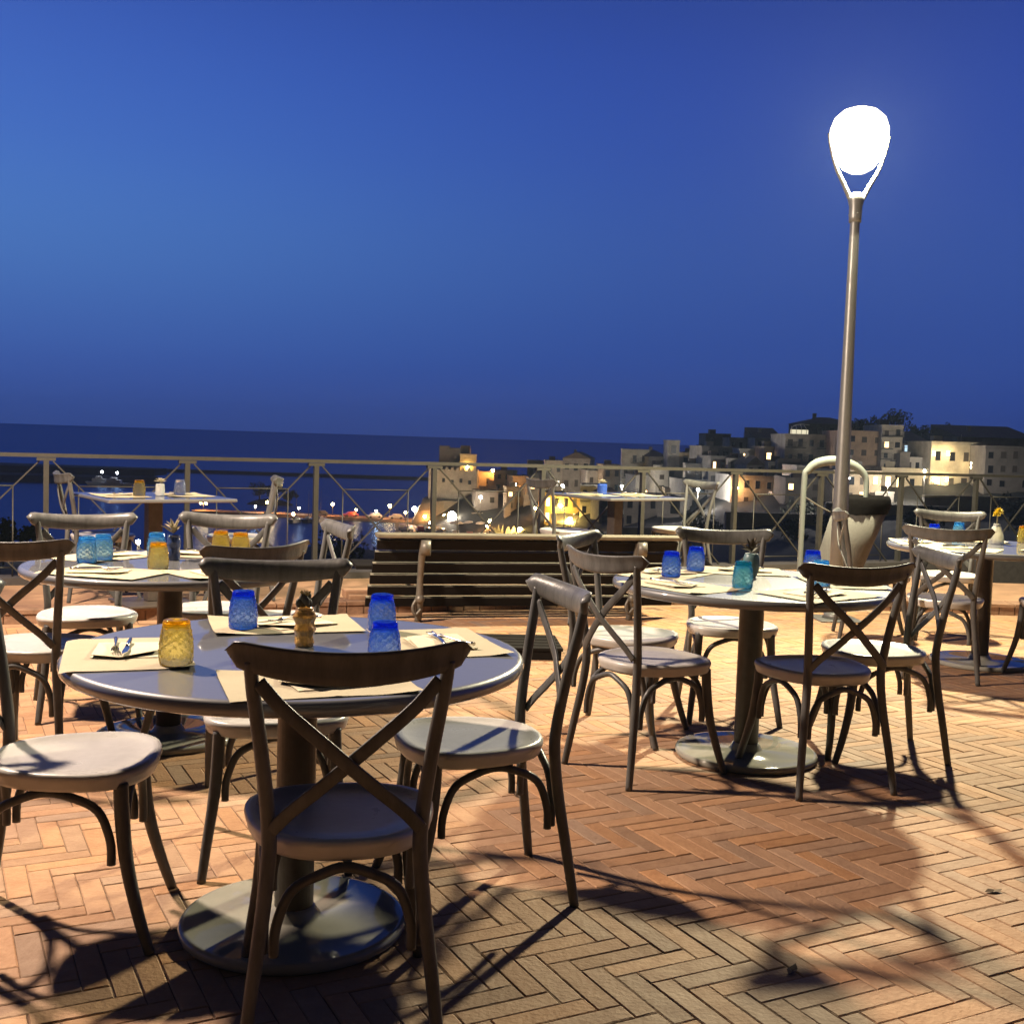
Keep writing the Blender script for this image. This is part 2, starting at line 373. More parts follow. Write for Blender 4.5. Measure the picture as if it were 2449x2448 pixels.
for x, y, lab in ((.75, 2.83, 'dry leaf lying in a joint at the lower right of the floor'), (1.5, 3.4, 'dry leaf on the floor inside the round table shadow'), (.05, 4.2, 'dry leaf on the floor between the front and right tables'), (-1.25, 2.55, 'dry leaf on the floor below the left bright seat'), (1.9, 3.1, 'dry leaf at the lower right near the picture edge'), (2.9, 5.2, 'dry leaf on the floor at the far right')):
    o = bpy.data.objects.new('fallen_leaf', lme); COL.objects.link(o); o.location = (x, y, .002); o.rotation_euler = (0, 0, rg.random()*6); tag(o, lab, 'leaf', 'dry leaves on the floor')
# a course of long stones along the foot of the raised strip
b = MB()
for (p, q) in zip(front, front[1:]):
    d = Vector((q[0]-p[0], q[1]-p[1], 0)); L = d.length; d.normalize(); nrm = Vector((d.y, -d.x, 0)); k = 0
    N = int(L/.26)
    for k in range(N):
        c = Vector((p[0], p[1], 0))+d*((k+.5)*L/N)+nrm*.075
        b.obox((c.x, c.y, -.012+rg.uniform(-.001, .001)), d, nrm, (0, 0, 1), L/N/2-.004, .072, .012)
tag(b.build('border_course', M_kerb), kind='structure')
# raised strip with brick riser and coping
back = [(8.5, 11.3), (4.3, 11.1), (3.6, 12.1)]+[rail_pt(t) for t in (7.8, 5, 2, 0, -2.6, -4.6)]
back = [(x, y-.02) for x, y in back]
b = MB(); b.prism(front+back, -3.6, .075)
tag(b.build('raised_strip', M_kerb), kind='structure')
b = MB()
for (p, q) in zip(front, front[1:]):
    d = Vector((q[0]-p[0], q[1]-p[1], 0)); L = d.length; d.normalize(); nrm = Vector((d.y, -d.x, 0))
    N = int(L/.125)
    for k in range(N):
        c = Vector((p[0], p[1], 0))+d*((k+.5)*L/N)+nrm*.006
        b.obox((c.x, c.y, .035), d, nrm, (0, 0, 1), L/N/2-.004, .012+rg.uniform(-.002, .002), .036)
    N = int(L/.25)
    for k in range(N):
        c = Vector((p[0], p[1], 0))+d*((k+.5)*L/N)-nrm*.10
        b.obox((c.x, c.y, .079+rg.uniform(-.001, .002)), d, nrm, (0, 0, 1), L/N/2-.004, .125, .013)
tag(b.build('step_coping', M_kerbface), kind='structure')
# dark stone edging under the railing and the street beyond it on the right
b = MB()
a0, a1 = rail_pt(-4.6), rail_pt(15.8)
b.bar((a0[0], a0[1], -1.6), (a1[0], a1[1], -1.6), .26, 3.46)
tag(b.build('terrace_edging', M_darkkerb), kind='structure')
b = MB(); b.prism([(3.2, 10.9), (14, 10.9), (14, 22), rail_pt(16), rail_pt(8.0)], -3.7, -1.35)
tag(b.build('lower_street', M_asphalt), kind='structure')

# ---------------------------------------------------------------- railing
rail = empty('railing', (*rail_pt(0), 0), label='long grey steel railing with crossed bars along the terrace edge', cat='railing')
rd = Vector((.916, .401, 0)); rn = Vector((-.401, .916, 0)); ZT = 1.097
def rp(t, z, o=0): return rd*t+rn*o+Vector((0, 0, z))
b = MB(); b.bar(rp(-4.6, ZT-.015), rp(15.8, ZT-.015), .055, .03); b.build('handrail', M_rail, rail)
b = MB(); b.bar(rp(-4.6, -.035), rp(15.8, -.035), .035, .03); b.build('bottom_rail', M_rail, rail)
BAY = 1.077; post0 = brace0 = frame0 = None
for k in range(-3, 14):
    off = rd*(k*BAY)
    if k == -3:
        b = MB(); b.bar(rp(0, -.2), rp(0, ZT-.05), .04, .05, up=rn); b.obox(rp(0, ZT-.045), rd, rn, (0, 0, 1), .07, .025, .012); b.box(-.05, .05, -.05, .05, -.2, -.188)
        post0 = b.build('post', M_rail, rail)
        br = MB()
        br.bar(rp(.05, ZT-.06, -.014), rp(BAY-.04, -.0, -.014),   .011, .018, up=rn); br.bar(rp(.05, 0, .014), rp(BAY-.05, ZT-.06, .014), .011, .018, up=rn)
        brace0 = br.build('cross_bars', M_rail, rail)
        fr = MB()
        for p, q in (((.24, .84), (BAY-.24, .84)), ((.24, .2), (BAY-.24, .2)), ((.24, .0), (.24, .84)), ((BAY-.24, 0), (BAY-.24, .84))):
            fr.tube([rp(p[0], p[1]), rp(q[0], q[1])], .0055, n=6, sub=1)
        frame0 = fr.build('thin_frame', M_rail, rail)
        for o in (post0, brace0, frame0): o.location = off
    else:
        for o0 in (post0, brace0, frame0):
            o = o0.copy(); COL.objects.link(o); o.parent = rail; o.location = off

# ---------------------------------------------------------------- street lamps of the terrace
def frosted(col):
    """frosted glass: lets the bulb's light through and glows itself"""
    M = emis('glowing_frosted_glass', col, 2.2); t = M.node_tree
    tr = t.nodes.new('ShaderNodeBsdfTransparent'); ad = t.nodes.new('ShaderNodeAddShader')
    t.links.new(t.nodes['Emission'].outputs[0], ad.inputs[0]); t.links.new(tr.outputs[0], ad.inputs[1]); t.links.new(ad.outputs[0], t.nodes['Material Output'].inputs[0]); return M
def street_lamp(loc, rz, col, strength, label):
    L = empty('street_lamp', loc, rz, label, 'street lamp')
    b = MB(); b.lathe([(.062, 0), (.060, .9), (.058, .92), (.045, 2.0), (.036, 3.06), (.036, 3.10)], 24); b.build('pole', M_lampmetal, L)
    b = MB(); b.box(-.17, .17, -.17, .17, 0, .012, .004); b.lathe([(.10, .012), (.085, .05), (.066, .06)], 20); b.build('base_plate', M_lampmetal, L)
    b = MB(); b.lathe([(.046, 3.06), (.048, 3.10), (.050, 3.18), (.060, 3.22), (.066, 3.27), (.03, 3.285)], 24)
    for k in range(3):
        a = k*2.1+.4; b.sphere((.047*math.cos(a), .047*math.sin(a), 3.12), .008, 8, 5)
    b.build('collar', M_lampmetal, L)
    for s_ in (-1, 1):
        b = MB(); b.tube([(s_*.05, 0, 3.24), (s_*.10, 0, 3.34), (s_*.165, 0, 3.46), (s_*.212, 0, 3.60), (s_*.236, 0, 3.72)], [.02, .018, .015, .013, .012], n=10)
        b.build('arm', M_lampmetal, L)
    b = MB(); b.lathe([(.001, 3.43), (.06, 3.435), (.115, 3.465), (.165, 3.53), (.20, 3.61), (.219, 3.70), (.217, 3.765), (.19, 3.84), (.13, 3.895), (.06, 3.92), (.001, 3.925)], 40); b.build('lit_globe', frosted(col), L)
    ld = bpy.data.lights.new('bulb', 'POINT'); ld.energy = strength; ld.color = col; ld.shadow_soft_size = .12
    lo = bpy.data.objects.new('bulb', ld); COL.objects.link(lo); lo.parent = L; lo.location = (0, 0, 3.66)
    return L
street_lamp((2.553, 8.88, 0), R(4), L1C, L1S, 'tall grey street lamp with a glowing tulip head behind the right round table')
street_lamp((-3.3, 4.9, 0), R(-20), L2C, L2S, 'second grey street lamp standing beyond the left edge of the picture')

# ---------------------------------------------------------------- slatted bench seen from behind
bd = Vector((math.cos(R(14)), math.sin(R(14)), 0))
bench = empty('slatted_bench', (.13, 8.31, 0), R(14), 'long dark slatted bench with grey iron supports seen from behind', 'bench')
HL = 1.12; M_edge = mat('lit_slat_edge', (.30, .27, .20), .7, noise=.4, nscale=9)  # pale edge tone paints the lamplight along the slat tops
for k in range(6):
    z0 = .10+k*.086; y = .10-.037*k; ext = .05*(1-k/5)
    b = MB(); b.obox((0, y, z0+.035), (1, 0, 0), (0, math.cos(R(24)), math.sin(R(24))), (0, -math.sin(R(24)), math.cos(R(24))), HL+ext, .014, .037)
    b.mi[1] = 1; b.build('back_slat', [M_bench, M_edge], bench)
b = MB(); b.box(-HL-.01, HL+.01, -.185, -.04, .615, .645, .006); b.build('top_board', mat('pale_lit_board', (.20, .175, .12), .7, noise=.4, nscale=7), bench)  # pale tone paints light on the bench top
for k in range(4):
    b = MB(); b.box(-HL-.12, HL+.05, .14+k*.105, .225+k*.105, .36, .39, .005); b.build('seat_slat', M_bench, bench)
for x in (-.80, .80):
    b = MB(); b.tube([(x, .02, 0), (x, -.03, .16), (x, -.035, .3), (x, -.085, .48), (x, -.15, .60)], [.024, .03, .022, .026, .026], n=10)
    b.sphere((x, -.042, .17), .036, 10, 6)
    b.tube([(x-.02, -.17, .55), (x+.045, -.185, .55)], .055, n=14, sub=1)
    b.tube([(x, 0, .3), (x, .2, .34), (x, .5, .33)], .018, n=8); b.tube([(x, .5, .34), (x, .53, .15), (x, .55, 0)], .02, n=8)
    b.tube([(x, -.03, .2), (x-.05, -.05, .12), (x-.03, -.05, .06), (x+.01, -.05, .1)], .012, n=8)
    b.build('iron_support', M_iron, bench)

# low slatted pallet and the pale block
pal = empty('slatted_pallet', (.06, 7.06, 0), R(4), 'low dark slatted wooden pallet lying on the bricks in front of the bench', 'pallet')
for k in range(5):
    b = MB(); b.box(-.26, .26, -.24+k*.1, -.165+k*.1, .055, .075, .003); b.build('slat', M_bench, pal)
for y in (-.235, .19):
    b = MB(); b.box(-.25, .25, y, y+.04, 0, .053); b.build('runner', M_bench, pal)
b = MB(); b.box(-.1, .1, -.07, .07, 0, .06, .006); b.box(-.08, .11, -.15, -.072, 0, .035, .005)
o = b.build('stone_block', M_kerb, loc=(-1.16, 8.62, .09), rz=R(18)); tag(o, 'small pale stone block lying on the raised strip beside the left end of the bench', 'block')

# ---------------------------------------------------------------- litter bin with hoop
lb = empty('litter_bin', (2.72, 9.62, .075), 0, 'leaning concrete litter bin with a pale hoop and black liner behind the street lamp', 'litter bin')
def ell(cx, z, rx, ry, n=32): return [(cx+rx*math.cos(2*math.pi*k/n), ry*math.sin(2*math.pi*k/n), z) for k in range(n)]
b = MB(); rings = [ell(-.03, 0, .185, .18), ell(.008, .12, .191, .186), ell(.114, .45, .2075, .203), ell(.213, .76, .223, .22), ell(.215, .76, .205, .20), ell(.15, .5, .18, .18)]
vs = sum(rings, []); fs = []
for k in range(len(rings)-1):
    for j in range(32): fs.append((k*32+j, k*32+(j+1) % 32, (k+1)*32+(j+1) % 32, (k+1)*32+j))
fs.append(tuple(range(5*32, 6*32))); b.add(vs, fs, True); b.build('bin_body', M_bin, lb)
b = MB(); rg = random.Random(5); rings = []
for (cx, z, r_) in ((.20, .72, .228), (.222, .78, .236), (.225, .84, .232), (.225, .87, .215), (.22, .83, .19), (.2, .7, .17)):
    rings.append([(x+rg.uniform(-.004, .004), y+rg.uniform(-.004, .004), zq+rg.uniform(-.006, .006)) for x, y, zq in ell(cx, z, r_, r_)])
vs = sum(rings, []); fs = []
for k in range(len(rings)-1):
    for j in range(32): fs.append((k*32+j, k*32+(j+1) % 32, (k+1)*32+(j+1) % 32, (k+1)*32+j))
b.add(vs, fs, True); b.build('black_liner', M_black, lb)
b = MB(); b.tube([(-.27, .02, 0), (-.268, .02, .5), (-.265, .02, .98), (-.235, .02, 1.07), (-.16, .02, 1.13), (-.04, .02, 1.155), (.08, .02, 1.14), (.18, .02, 1.10), (.245, .02, 1.03), (.26, .02, .93), (.255, .02, .8)],
    [.023, .023, .025, .032, .040, .042, .040, .034, .027, .022, .020], n=14); b.build('hoop', M_hoop, lb)
b = MB(); b.tube([(-.25, .02, .84), (-.15, .02, .78), (-.03, .02, .72)], .006, n=6); b.build('chain', M_iron, lb)

# ---------------------------------------------------------------- parked car on the lower street
car = empty('parked_car', (7.35, 13.3, -1.35), R(6), 'dark blue parked car on the lower street at the right edge', 'car')
prof = [(-1.95, .30), (-2.02, .55), (-1.9, .72), (-1.2, .90), (-.62, 1.0), (.05, 1.42), (.9, 1.46), (1.55, 1.25), (1.95, .95), (2.05, .6), (1.98, .3)]
b = MB(); n = len(prof); vs = []
for (w, sh) in ((-.84, 0), (-.72, .05), (.72, .05), (.84, 0)):
    for (x, z) in prof: vs.append((x, w if z < 1.0 else w*.82, z+(sh if z > .9 else 0)))
fs = [tuple(range(n-1, -1, -1)), tuple(range(3*n, 4*n))]+[(k*n+j, k*n+(j+1) % n, (k+1)*n+(j+1) % n, (k+1)*n+j) for k in range(3) for j in range(n)]
b.add(vs, fs); b.build('car_body', M_car, car)
b = MB(); b.add([(-.5, -.80, 1.0), (.02, -.735, 1.36), (.86, -.735, 1.4), (1.35, -.79, 1.2), (1.3, -.83, 1.0)], [(0, 1, 2, 3, 4)])
b2 = MB(); b2.prism([(-.5, 0), (.02, .36), (.86, .4), (1.38, .22), (1.35, 0)], -.006, .006)
o = b2.build('side_window', M_carglass, car); o.rotation_euler = (R(80), 0, 0); o.location = (0, -.822, 1.0)
for x in (-1.25, 1.25):
    for y in (-.80, .66):
        b = MB(); b.tube([(x, y-.04, .31), (x, y+.16, .31)], .31, n=24, sub=1); w = b.build('wheel', M_tyre, car)
        b = MB(); b.tube([(x, y-.06 if y < 0 else y+.15, .31), (x, y-.04 if y < 0 else y+.18, .31)], .19, n=20, sub=1); b.build('rim', M_chrome, w)
b = MB(); b.sphere((-1.86, -.6, .66), .1, 12, 8, (.5, 1.2, .7)); b.build('headlight', M_chrome, car)
# ---------------------------------------------------------------- bentwood cross-back chair
def make_chair(label, loc, rz, group):
    C = empty('crossback_chair', loc, rz, label, 'chair', group)
    # seat: rounded bell outline with a dished top
    n = 40; out = []
    for k in range(n):
        a = 2*math.pi*k/n; ca, sa = math.cos(a), math.sin(a)
        e = .78
        x = math.copysign(abs(ca)**e, ca); y = math.copysign(abs(sa)**e, sa)
        wid = .232-.052*max(0, (.12-y*.215)/.335)**1.1
        out.append((x*wid, .008+y*.215))
    rings = []
    def ring(s_, z, dz=None):
        return [(x*s_, .008+(y-.008)*s_, z) for x, y in out]
    rs = [ring(.90, .415), ring(.955, .418), ring(.975, .428), ring(.985, .438), ring(1.0, .446), ring(1.0, .454), ring(.985, .461), ring(.93, .4635), ring(.88, .4625), ring(.84, .4575), ring(.6, .4545), ring(.3, .4535)]
    b = MB(); vs = sum(rs, []); N = len(out)
    fs = [(k*N+j, k*N+(j+1) % N, (k+1)*N+(j+1) % N, (k+1)*N+j) for k in range(len(rs)-1) for j in range(N)]
    fs += [tuple(range((len(rs)-1)*N, len(rs)*N)), tuple(range(N-1, -1, -1))]
    b.add(vs, fs, True); b.build('seat', M_seat, C)
    # back posts (rear legs) in one bent piece
    for s in (-1, 1):
        b = MB()
        b.tube([(s*.207, -.262, 0), (s*.190, -.238, .16), (s*.170, -.214, .32), (s*.160, -.203, .44), (s*.163, -.206, .52), (s*.178, -.226, .66), (s*.197, -.252, .80), (s*.204, -.262, .865)],
               [.0135, .0155, .0165, .017, .0165, .0155, .015, .0135], n=12)
        b.build('back_post', M_chair, C)
    for s in (-1, 1):
        b = MB()
        b.tube([(s*.216, .232, 0), (s*.203, .200, .10), (s*.186, .170, .22), (s*.176, .155, .34), (s*.172, .150, .43)], [.0135, .0155, .0175, .019, .019], n=12)
        b.build('leg', M_chair, C)
    # top rail: bent, rounded band
    NT, NS = 26, 16; vs = []
    for i in range(NT+1):
        t_ = -1+2*i/NT; x = .247*t_
        yc = -.306+.066*t_*t_
        endf = math.sqrt(max(.02, 1-max(0, (abs(t_)-.86)/.14)**2))
        hh = (.037-.006*abs(t_)**2)*endf; th = .0125*(.55+.45*endf); zc = .855+.026*t_*t_
        nx, ny = -2*.066*t_/.247, 1.0; L = math.hypot(nx, ny); nx, ny = nx/L, ny/L
        for j in range(NS):
            a = 2*math.pi*j/NS; ca, sa = math.cos(a), math.sin(a)
            oz = hh*math.copysign(abs(sa)**.8, sa); on = th*math.copysign(abs(ca)**.7, ca)
            roll = -.016*max(0, oz/hh)**2          # the top edge rolls backwards
            vs.append((x+nx*(on+roll), yc+ny*(on+roll), zc+oz))
    fs = [(i*NS+j, (i+1)*NS+j, (i+1)*NS+(j+1) % NS, i*NS+(j+1) % NS) for i in range(NT) for j in range(NS)]
    fs += [tuple(range(NS)), tuple(range((NT+1)*NS-1, NT*NS-1, -1))]
    b = MB(); b.add(vs, fs, True); b.build('top_rail', M_chair, C)
    # crossed straps
    for s in (-1, 1):
        d = .004*s
        b = MB(); b.tube([(s*.186, -.262+d, .822), (s*.135, -.270+d, .765), (s*.05, -.272+d, .69), (0, -.266+d*1.6, .645), (-s*.06, -.252+d, .59), (-s*.12, -.232+d, .535), (-s*.158, -.218+d, .492)], .01, n=10, flat=(.030, .009, (0, 1, .18)))
        b.build('cross_strap', M_chair, C)
    # bent arches between neighbouring legs
    def arch(p, q, inn):
        P, Q = Vector(p), Vector(q); d = (Q-P); d.z = 0; L = d.length; d.normalize(); inn = Vector(inn)
        pts = [P+Vector((0, 0, -.125))+inn*.0, P+Vector((0, 0, -.06))+d*.004, P+d*.035+Vector((0, 0, .015)), P+d*.10+Vector((0, 0, .05)), P+d*(L/2)+Vector((0, 0, .062)),
               Q-d*.10+Vector((0, 0, .05)), Q-d*.035+Vector((0, 0, .015)), Q+Vector((0, 0, -.06))-d*.004, Q+Vector((0, 0, -.125))]
        bb_ = MB(); bb_.tube(pts, .0115, n=10, sub=5); return bb_.build('arch_brace', M_chair, C)
    k = .345
    arch((-.146, -.205, k), (.146, -.205, k), (0, 1, 0)); arch((-.152, .158, k), (.152, .158, k), (0, -1, 0))
    arch((-.168, -.185, k), (-.178, .130, k), (1, 0, 0)); arch((.168, -.185, k), (.178, .130, k), (-1, 0, 0))
    return C
CH = [  # x, y, z, turn, label
 (-.372, 2.588, 0, 11.2, 'nearest chair, its dark back to us, at the front round table', 'chairs around the front round table'),
 (-.098, 3.316, 0, 107.8, 'chair standing sideways at the right side of the front round table', 'chairs around the front round table'),
 (-1.145, 2.99, 0, -80.6, 'chair with a bright seat cut off by the left edge beside the front round table', 'chairs around the front round table'),
 (-.722, 3.555, 0, 193.5, 'chair facing us across the front round table behind the blue tumblers', 'chairs around the front round table'),
 (-1.969, 5.288, 0, 204.6, 'chair facing us at the far left of the left round table behind two pale tumblers', 'chairs around the left round table'),
 (-1.445, 5.555, 0, 180, 'chair facing us straight behind the left round table next to the amber tumblers', 'chairs around the left round table'),
 (-1.064, 5.326, 0, 114, 'narrow side-on chair at the right of the left round table beside the bench', 'chairs around the left round table'),
 (-1.158, 4.509, 0, 48.8, 'chair turned half away at the near right of the left round table', 'chairs around the left round table'),
 (-1.86, 4.5, 0, -3, 'chair with its brown back to us at the left edge before the left round table', 'chairs around the left round table'),
 (1.091, 5.593, 0, 179.4, 'chair facing us behind the right round table with the dried flower pot before it', 'chairs around the right round table'),
 (.582, 4.618, 0, -56, 'pale chair turned to the right at the near left of the right round table', 'chairs around the right round table'),
 (.545, 5.186, 0, -116.2, 'chair at the far left of the right round table, behind the pale turned chair', 'chairs around the right round table'),
 (1.245, 4.552, 0, 16, 'chair with its brown back to us tucked close to the right round table', 'chairs around the right round table'),
 (1.623, 4.997, 0, 92.6, 'sideways chair with a bright seat at the right side of the right round table', 'chairs around the right round table'),
 (2.609, 6.81, 0, -21.7, 'chair with its back to us at the near side of the far right round table', 'chairs around the far right round table'),
 (3.161, 8.195, 0, 163, 'chair facing us behind the far right round table below the villa lamps', 'chairs around the far right round table'),
 (3.33, 6.84, 0, 35, 'chair cut off by the right edge of the picture, only its legs showing', 'chairs around the far right round table'),
 (2.60, 8.06, 0, -100, 'slim edge-on chair standing right in front of the street lamp post', 'chairs around the far right round table'),
 (-2.95, 8.2, .09, -58, 'dim chair at the left end of the left square table by the railing', 'chairs at the railing'),
 (-2.02, 8.42, .09, 104, 'dim edge-on chair at the right end of the left square table by the railing', 'chairs at the railing'),
 (.46, 10.0, .09, -60, 'dark chair at the left end of the far square table before the castle', 'chairs at the railing'),
 (1.55, 10.6, .09, 122, 'dim chair at the right end of the far square table before the railing', 'chairs at the railing'),
]
c0 = make_chair(CH[0][4], CH[0][:3], R(CH[0][3]), CH[0][5]); ck = tree(c0)
for x, y, z, a, lab, g in CH[1:]: dup(c0, (x, y, z), R(a), lab, g, ck)

# ---------------------------------------------------------------- tables
def make_round(label, loc):
    T = empty('round_table', loc, 0, label, 'table', 'round pedestal tables')
    b = MB(); b.lathe([(.001, .712), (.585, .712), (.596, .718), (.600, .730), (.598, .742), (.590, .7495), (.582, .750), (.57, .750), (.001, .750)], 96); b.build('table_top', M_top, T)
    b = MB(); b.lathe([(.052, .03), (.052, .69), (.13, .70), (.13, .712)], 28); b.build('pedestal', M_pole, T)
    b = MB(); b.lathe([(.295, 0), (.302, .006), (.302, .02), (.296, .0285), (.285, .029), (.075, .0295), (.07, .034), (.06, .05), (.053, .06)], 64); b.build('base_disc', M_disc, T)
    return T
TT = {'T1': (-.555, 3.012, 0), 'T2': (-1.45, 4.85, 0), 'T3': (1.04, 4.86, 0), 'T4': (3.0, 7.2, 0)}
TL = {'T1': 'glossy grey round table in the foreground with an amber vase in its middle', 'T2': 'round table at the left with pale blue tumblers and a dark blue vase',
      'T3': 'round table right of the middle with blue and teal tumblers', 'T4': 'round table at the right edge with a yellow flower'}
TN = {'T1': 'front round table', 'T2': 'left round table', 'T3': 'right round table', 'T4': 'far right round table', 'T5': 'left square table', 'T6': 'far square table'}
t0 = make_round(TL['T1'], TT['T1']); tk = tree(t0)
for k in ('T2', 'T3', 'T4'): dup(t0, TT[k], 0, TL[k], None, tk)
ZP = .09
def make_square(label, loc, rz):
    T = empty('square_table', loc, rz, label, 'table', 'square tables by the railing')
    b = MB(); b.box(-.44, .44, -.44, .44, .735, .76, .006); b.build('table_top', M_top, T)
    b = MB(); b.box(-.05, .05, -.05, .05, .02, .735, .004); b.build('pedestal', M_pole, T)
    b = MB(); b.box(-.24, .24, -.24, .24, 0, .018, .004); b.build('base_plate', M_pole, T)
    return T
TT['T5'] = (-2.52, 8.02, ZP); TT['T6'] = (.93, 10.3, ZP)
s0 = make_square('square table at the railing on the left with an amber tumbler and a pale flower', TT['T5'], R(36)); sk = tree(s0)
dup(s0, TT['T6'], R(36), 'square table at the railing before the lit houses with a blue vase', None, sk)

# ---------------------------------------------------------------- table settings
def tz(k): return TT[k][2]+(.75 if k in ('T1', 'T2', 'T3', 'T4') else .76)
def placemat(k, cx, cy, a, lab, lift, w=.43, d=.31):
    """paper sheet; what reaches past the table edge bends down"""
    b = MB(); nx, ny = 24, 18; X0, Y0 = TT[k][0], TT[k][1]; ca, sa = math.cos(a), math.sin(a); vs = []
    rr_ = random.Random(int(cx*977+cy*131)); ph = rr_.random()*6
    round_ = k in ('T1', 'T2', 'T3', 'T4')
    for j in range(ny+1):
        for i in range(nx+1):
            u, v = (i/nx-.5)*w, (j/ny-.5)*d
            x, y = cx+u*ca-v*sa, cy+u*sa+v*ca
            z = .0012+lift+.0008*(1+math.sin(u*19+ph)*math.cos(v*17))
            cu_ = max(0, abs(2*u/w)*abs(2*v/d)-.55); z += cu_*.014*(1 if math.sin(ph*3+u*9+v*5) > 0 else .25); z += .0016*math.exp(-((u+.02*math.sin(ph))/.006)**2)
            if round_:
                r_ = math.hypot(x-X0, y-Y0); over = r_-.592
                if over > 0: z -= over*over*3.2+over*.12
            vs.append((x-cx, y-cy, z))
    fs = [(j*(nx+1)+i, j*(nx+1)+i+1, (j+1)*(nx+1)+i+1, (j+1)*(nx+1)+i) for j in range(ny) for i in range(nx)]
    b.add(vs, fs, True)
    o = b.build('placemat', M_paper, loc=(cx, cy, tz(k))); return tag(o, lab, 'placemat', 'paper placemats')
def napkin_mesh():
    b = MB(); b.box(-.08, .08, -.10, .10, 0, .0012); b.add([(-.08, -.10, .0014), (.08, -.10, .0014), (.078, .096, .007), (.01, .12, .0045), (-.08, .06, .010), (-.08, -.10, .003), (.08, -.10, .003), (.078, .096, .0086), (.01, .12, .006), (-.08, .06, .0115)], [(4, 3, 2, 1, 0), (5, 6, 7, 8, 9)]+[(q, (q+1) % 5, 5+(q+1) % 5, 5+q) for q in range(5)])
    return b.mesh('napkin', M_napkin)
NAP = napkin_mesh()
def knife_mesh():
    b = MB(); b.tube([(0, -.11, 0), (0, -.06, .0), (0, -.01, 0)], [.0045, .0065, .0045], n=8, sub=3)
    b.add([(-.004, -.012, -.001), (-.009, .03, -.001), (-.008, .075, -.001), (.003, .105, -.001), (.006, .07, -.001), (.004, -.012, -.001),
           (-.004, -.012, .001), (-.009, .03, .001), (-.008, .075, .001), (.003, .105, .001), (.006, .07, .001), (.004, -.012, .001)],
          [(5, 4, 3, 2, 1, 0), (6, 7, 8, 9, 10, 11)]+[(j, (j+1) % 6, 6+(j+1) % 6, 6+j) for j in range(6)])
    return b.mesh('knife', M_steel)
def fork_mesh():
    b = MB(); b.tube([(0, -.10, .001), (0, -.04, .0), (0, .02, .003), (0, .045, .001)], [.006, .0035, .003, .008], n=8, sub=3)
    for x in (-.009, -.003, .003, .009): b.tube([(x*.8, .042, .001), (x, .06, -.001), (x, .095, .006)], [.002, .0017, .0012], n=6, sub=2)
    return b.mesh('fork', M_steel)
KN, FK = knife_mesh(), fork_mesh()
def inst(me, name, loc, rz, lab, cat, grp):
    o = bpy.data.objects.new(name, me); COL.objects.link(o); o.location = loc; o.rotation_euler = (0, 0, rz); return tag(o, lab, cat, grp)
def setting(k, cx, cy, a, where, lift=0, nap=True):
    T = TN[k]
    placemat(k, cx, cy, a, 'cream paper placemat %s of the %s' % (where, T), lift)
    if nap:
        rr_ = random.Random(int(cx*555+cy*77)); z = tz(k)+lift+.0035
        dx, dy = math.cos(a)*.03, math.sin(a)*.03
        na = a+R(rr_.uniform(-28, 28))+R(90)
        inst(NAP, 'napkin', (cx+dx, cy+dy, z), na, 'folded cream napkin under cutlery %s of the %s' % (where, T), 'napkin', 'folded napkins')
        inst(KN, 'knife', (cx+dx-.02*math.sin(na), cy+dy+.02*math.cos(na), z+.014), na+R(rr_.uniform(-9, 12)), 'steel knife lying on the napkin %s of the %s' % (where, T), 'knife', 'knives')
        inst(FK, 'fork', (cx+dx+.03*math.cos(na), cy+dy+.03*math.sin(na), z+.0125), na+R(rr_.uniform(4, 25)), 'steel fork lying on the napkin %s of the %s' % (where, T), 'fork', 'forks')
setting('T1', -.44, 2.625, R(20), 'at the near edge'); setting('T1', -.97, 2.89, R(109), 'at the left edge', .0008)
setting('T1', -.20, 3.185, R(-70), 'at the right edge', .0008); setting('T1', -.67, 3.40, R(19), 'at the far edge', .0016)
def ringset(k, rows):
    X, Y, Z = TT[k]
    for i, (ang, dr, where) in enumerate(rows):
        a = R(ang); setting(k, X+.405*math.cos(a), Y+.405*math.sin(a), a-R(90)+R(dr), where, .0009*i)
ringset('T2', [(150, 4, 'at the left edge'), (95, -5, 'at the far edge'), (38, 8, 'at the far right'), (-40, -6, 'at the near right'), (250, 5, 'at the near edge')])
ringset('T3', [(150, -6, 'at the far left'), (212, 9, 'at the near left'), (88, 0, 'at the far edge'), (-62, 8, 'at the near edge'), (10, -8, 'at the right edge')])
ringset('T4', [(172, 0, 'at the left edge'), (228, 10, 'at the near edge'), (80, 0, 'at the far edge'), (-42, 4, 'at the near right')])
for k, rows in (('T5', [(-.19, -.14, 'at the left side'), (.17, .16, 'at the right side')]), ('T6', [(-.20, -.12, 'at the left side'), (.2, .13, 'at the right side')])):
    for dx, dy, wh in rows: setting(k, TT[k][0]+dx, TT[k][1]+dy, R(126), wh, 0)

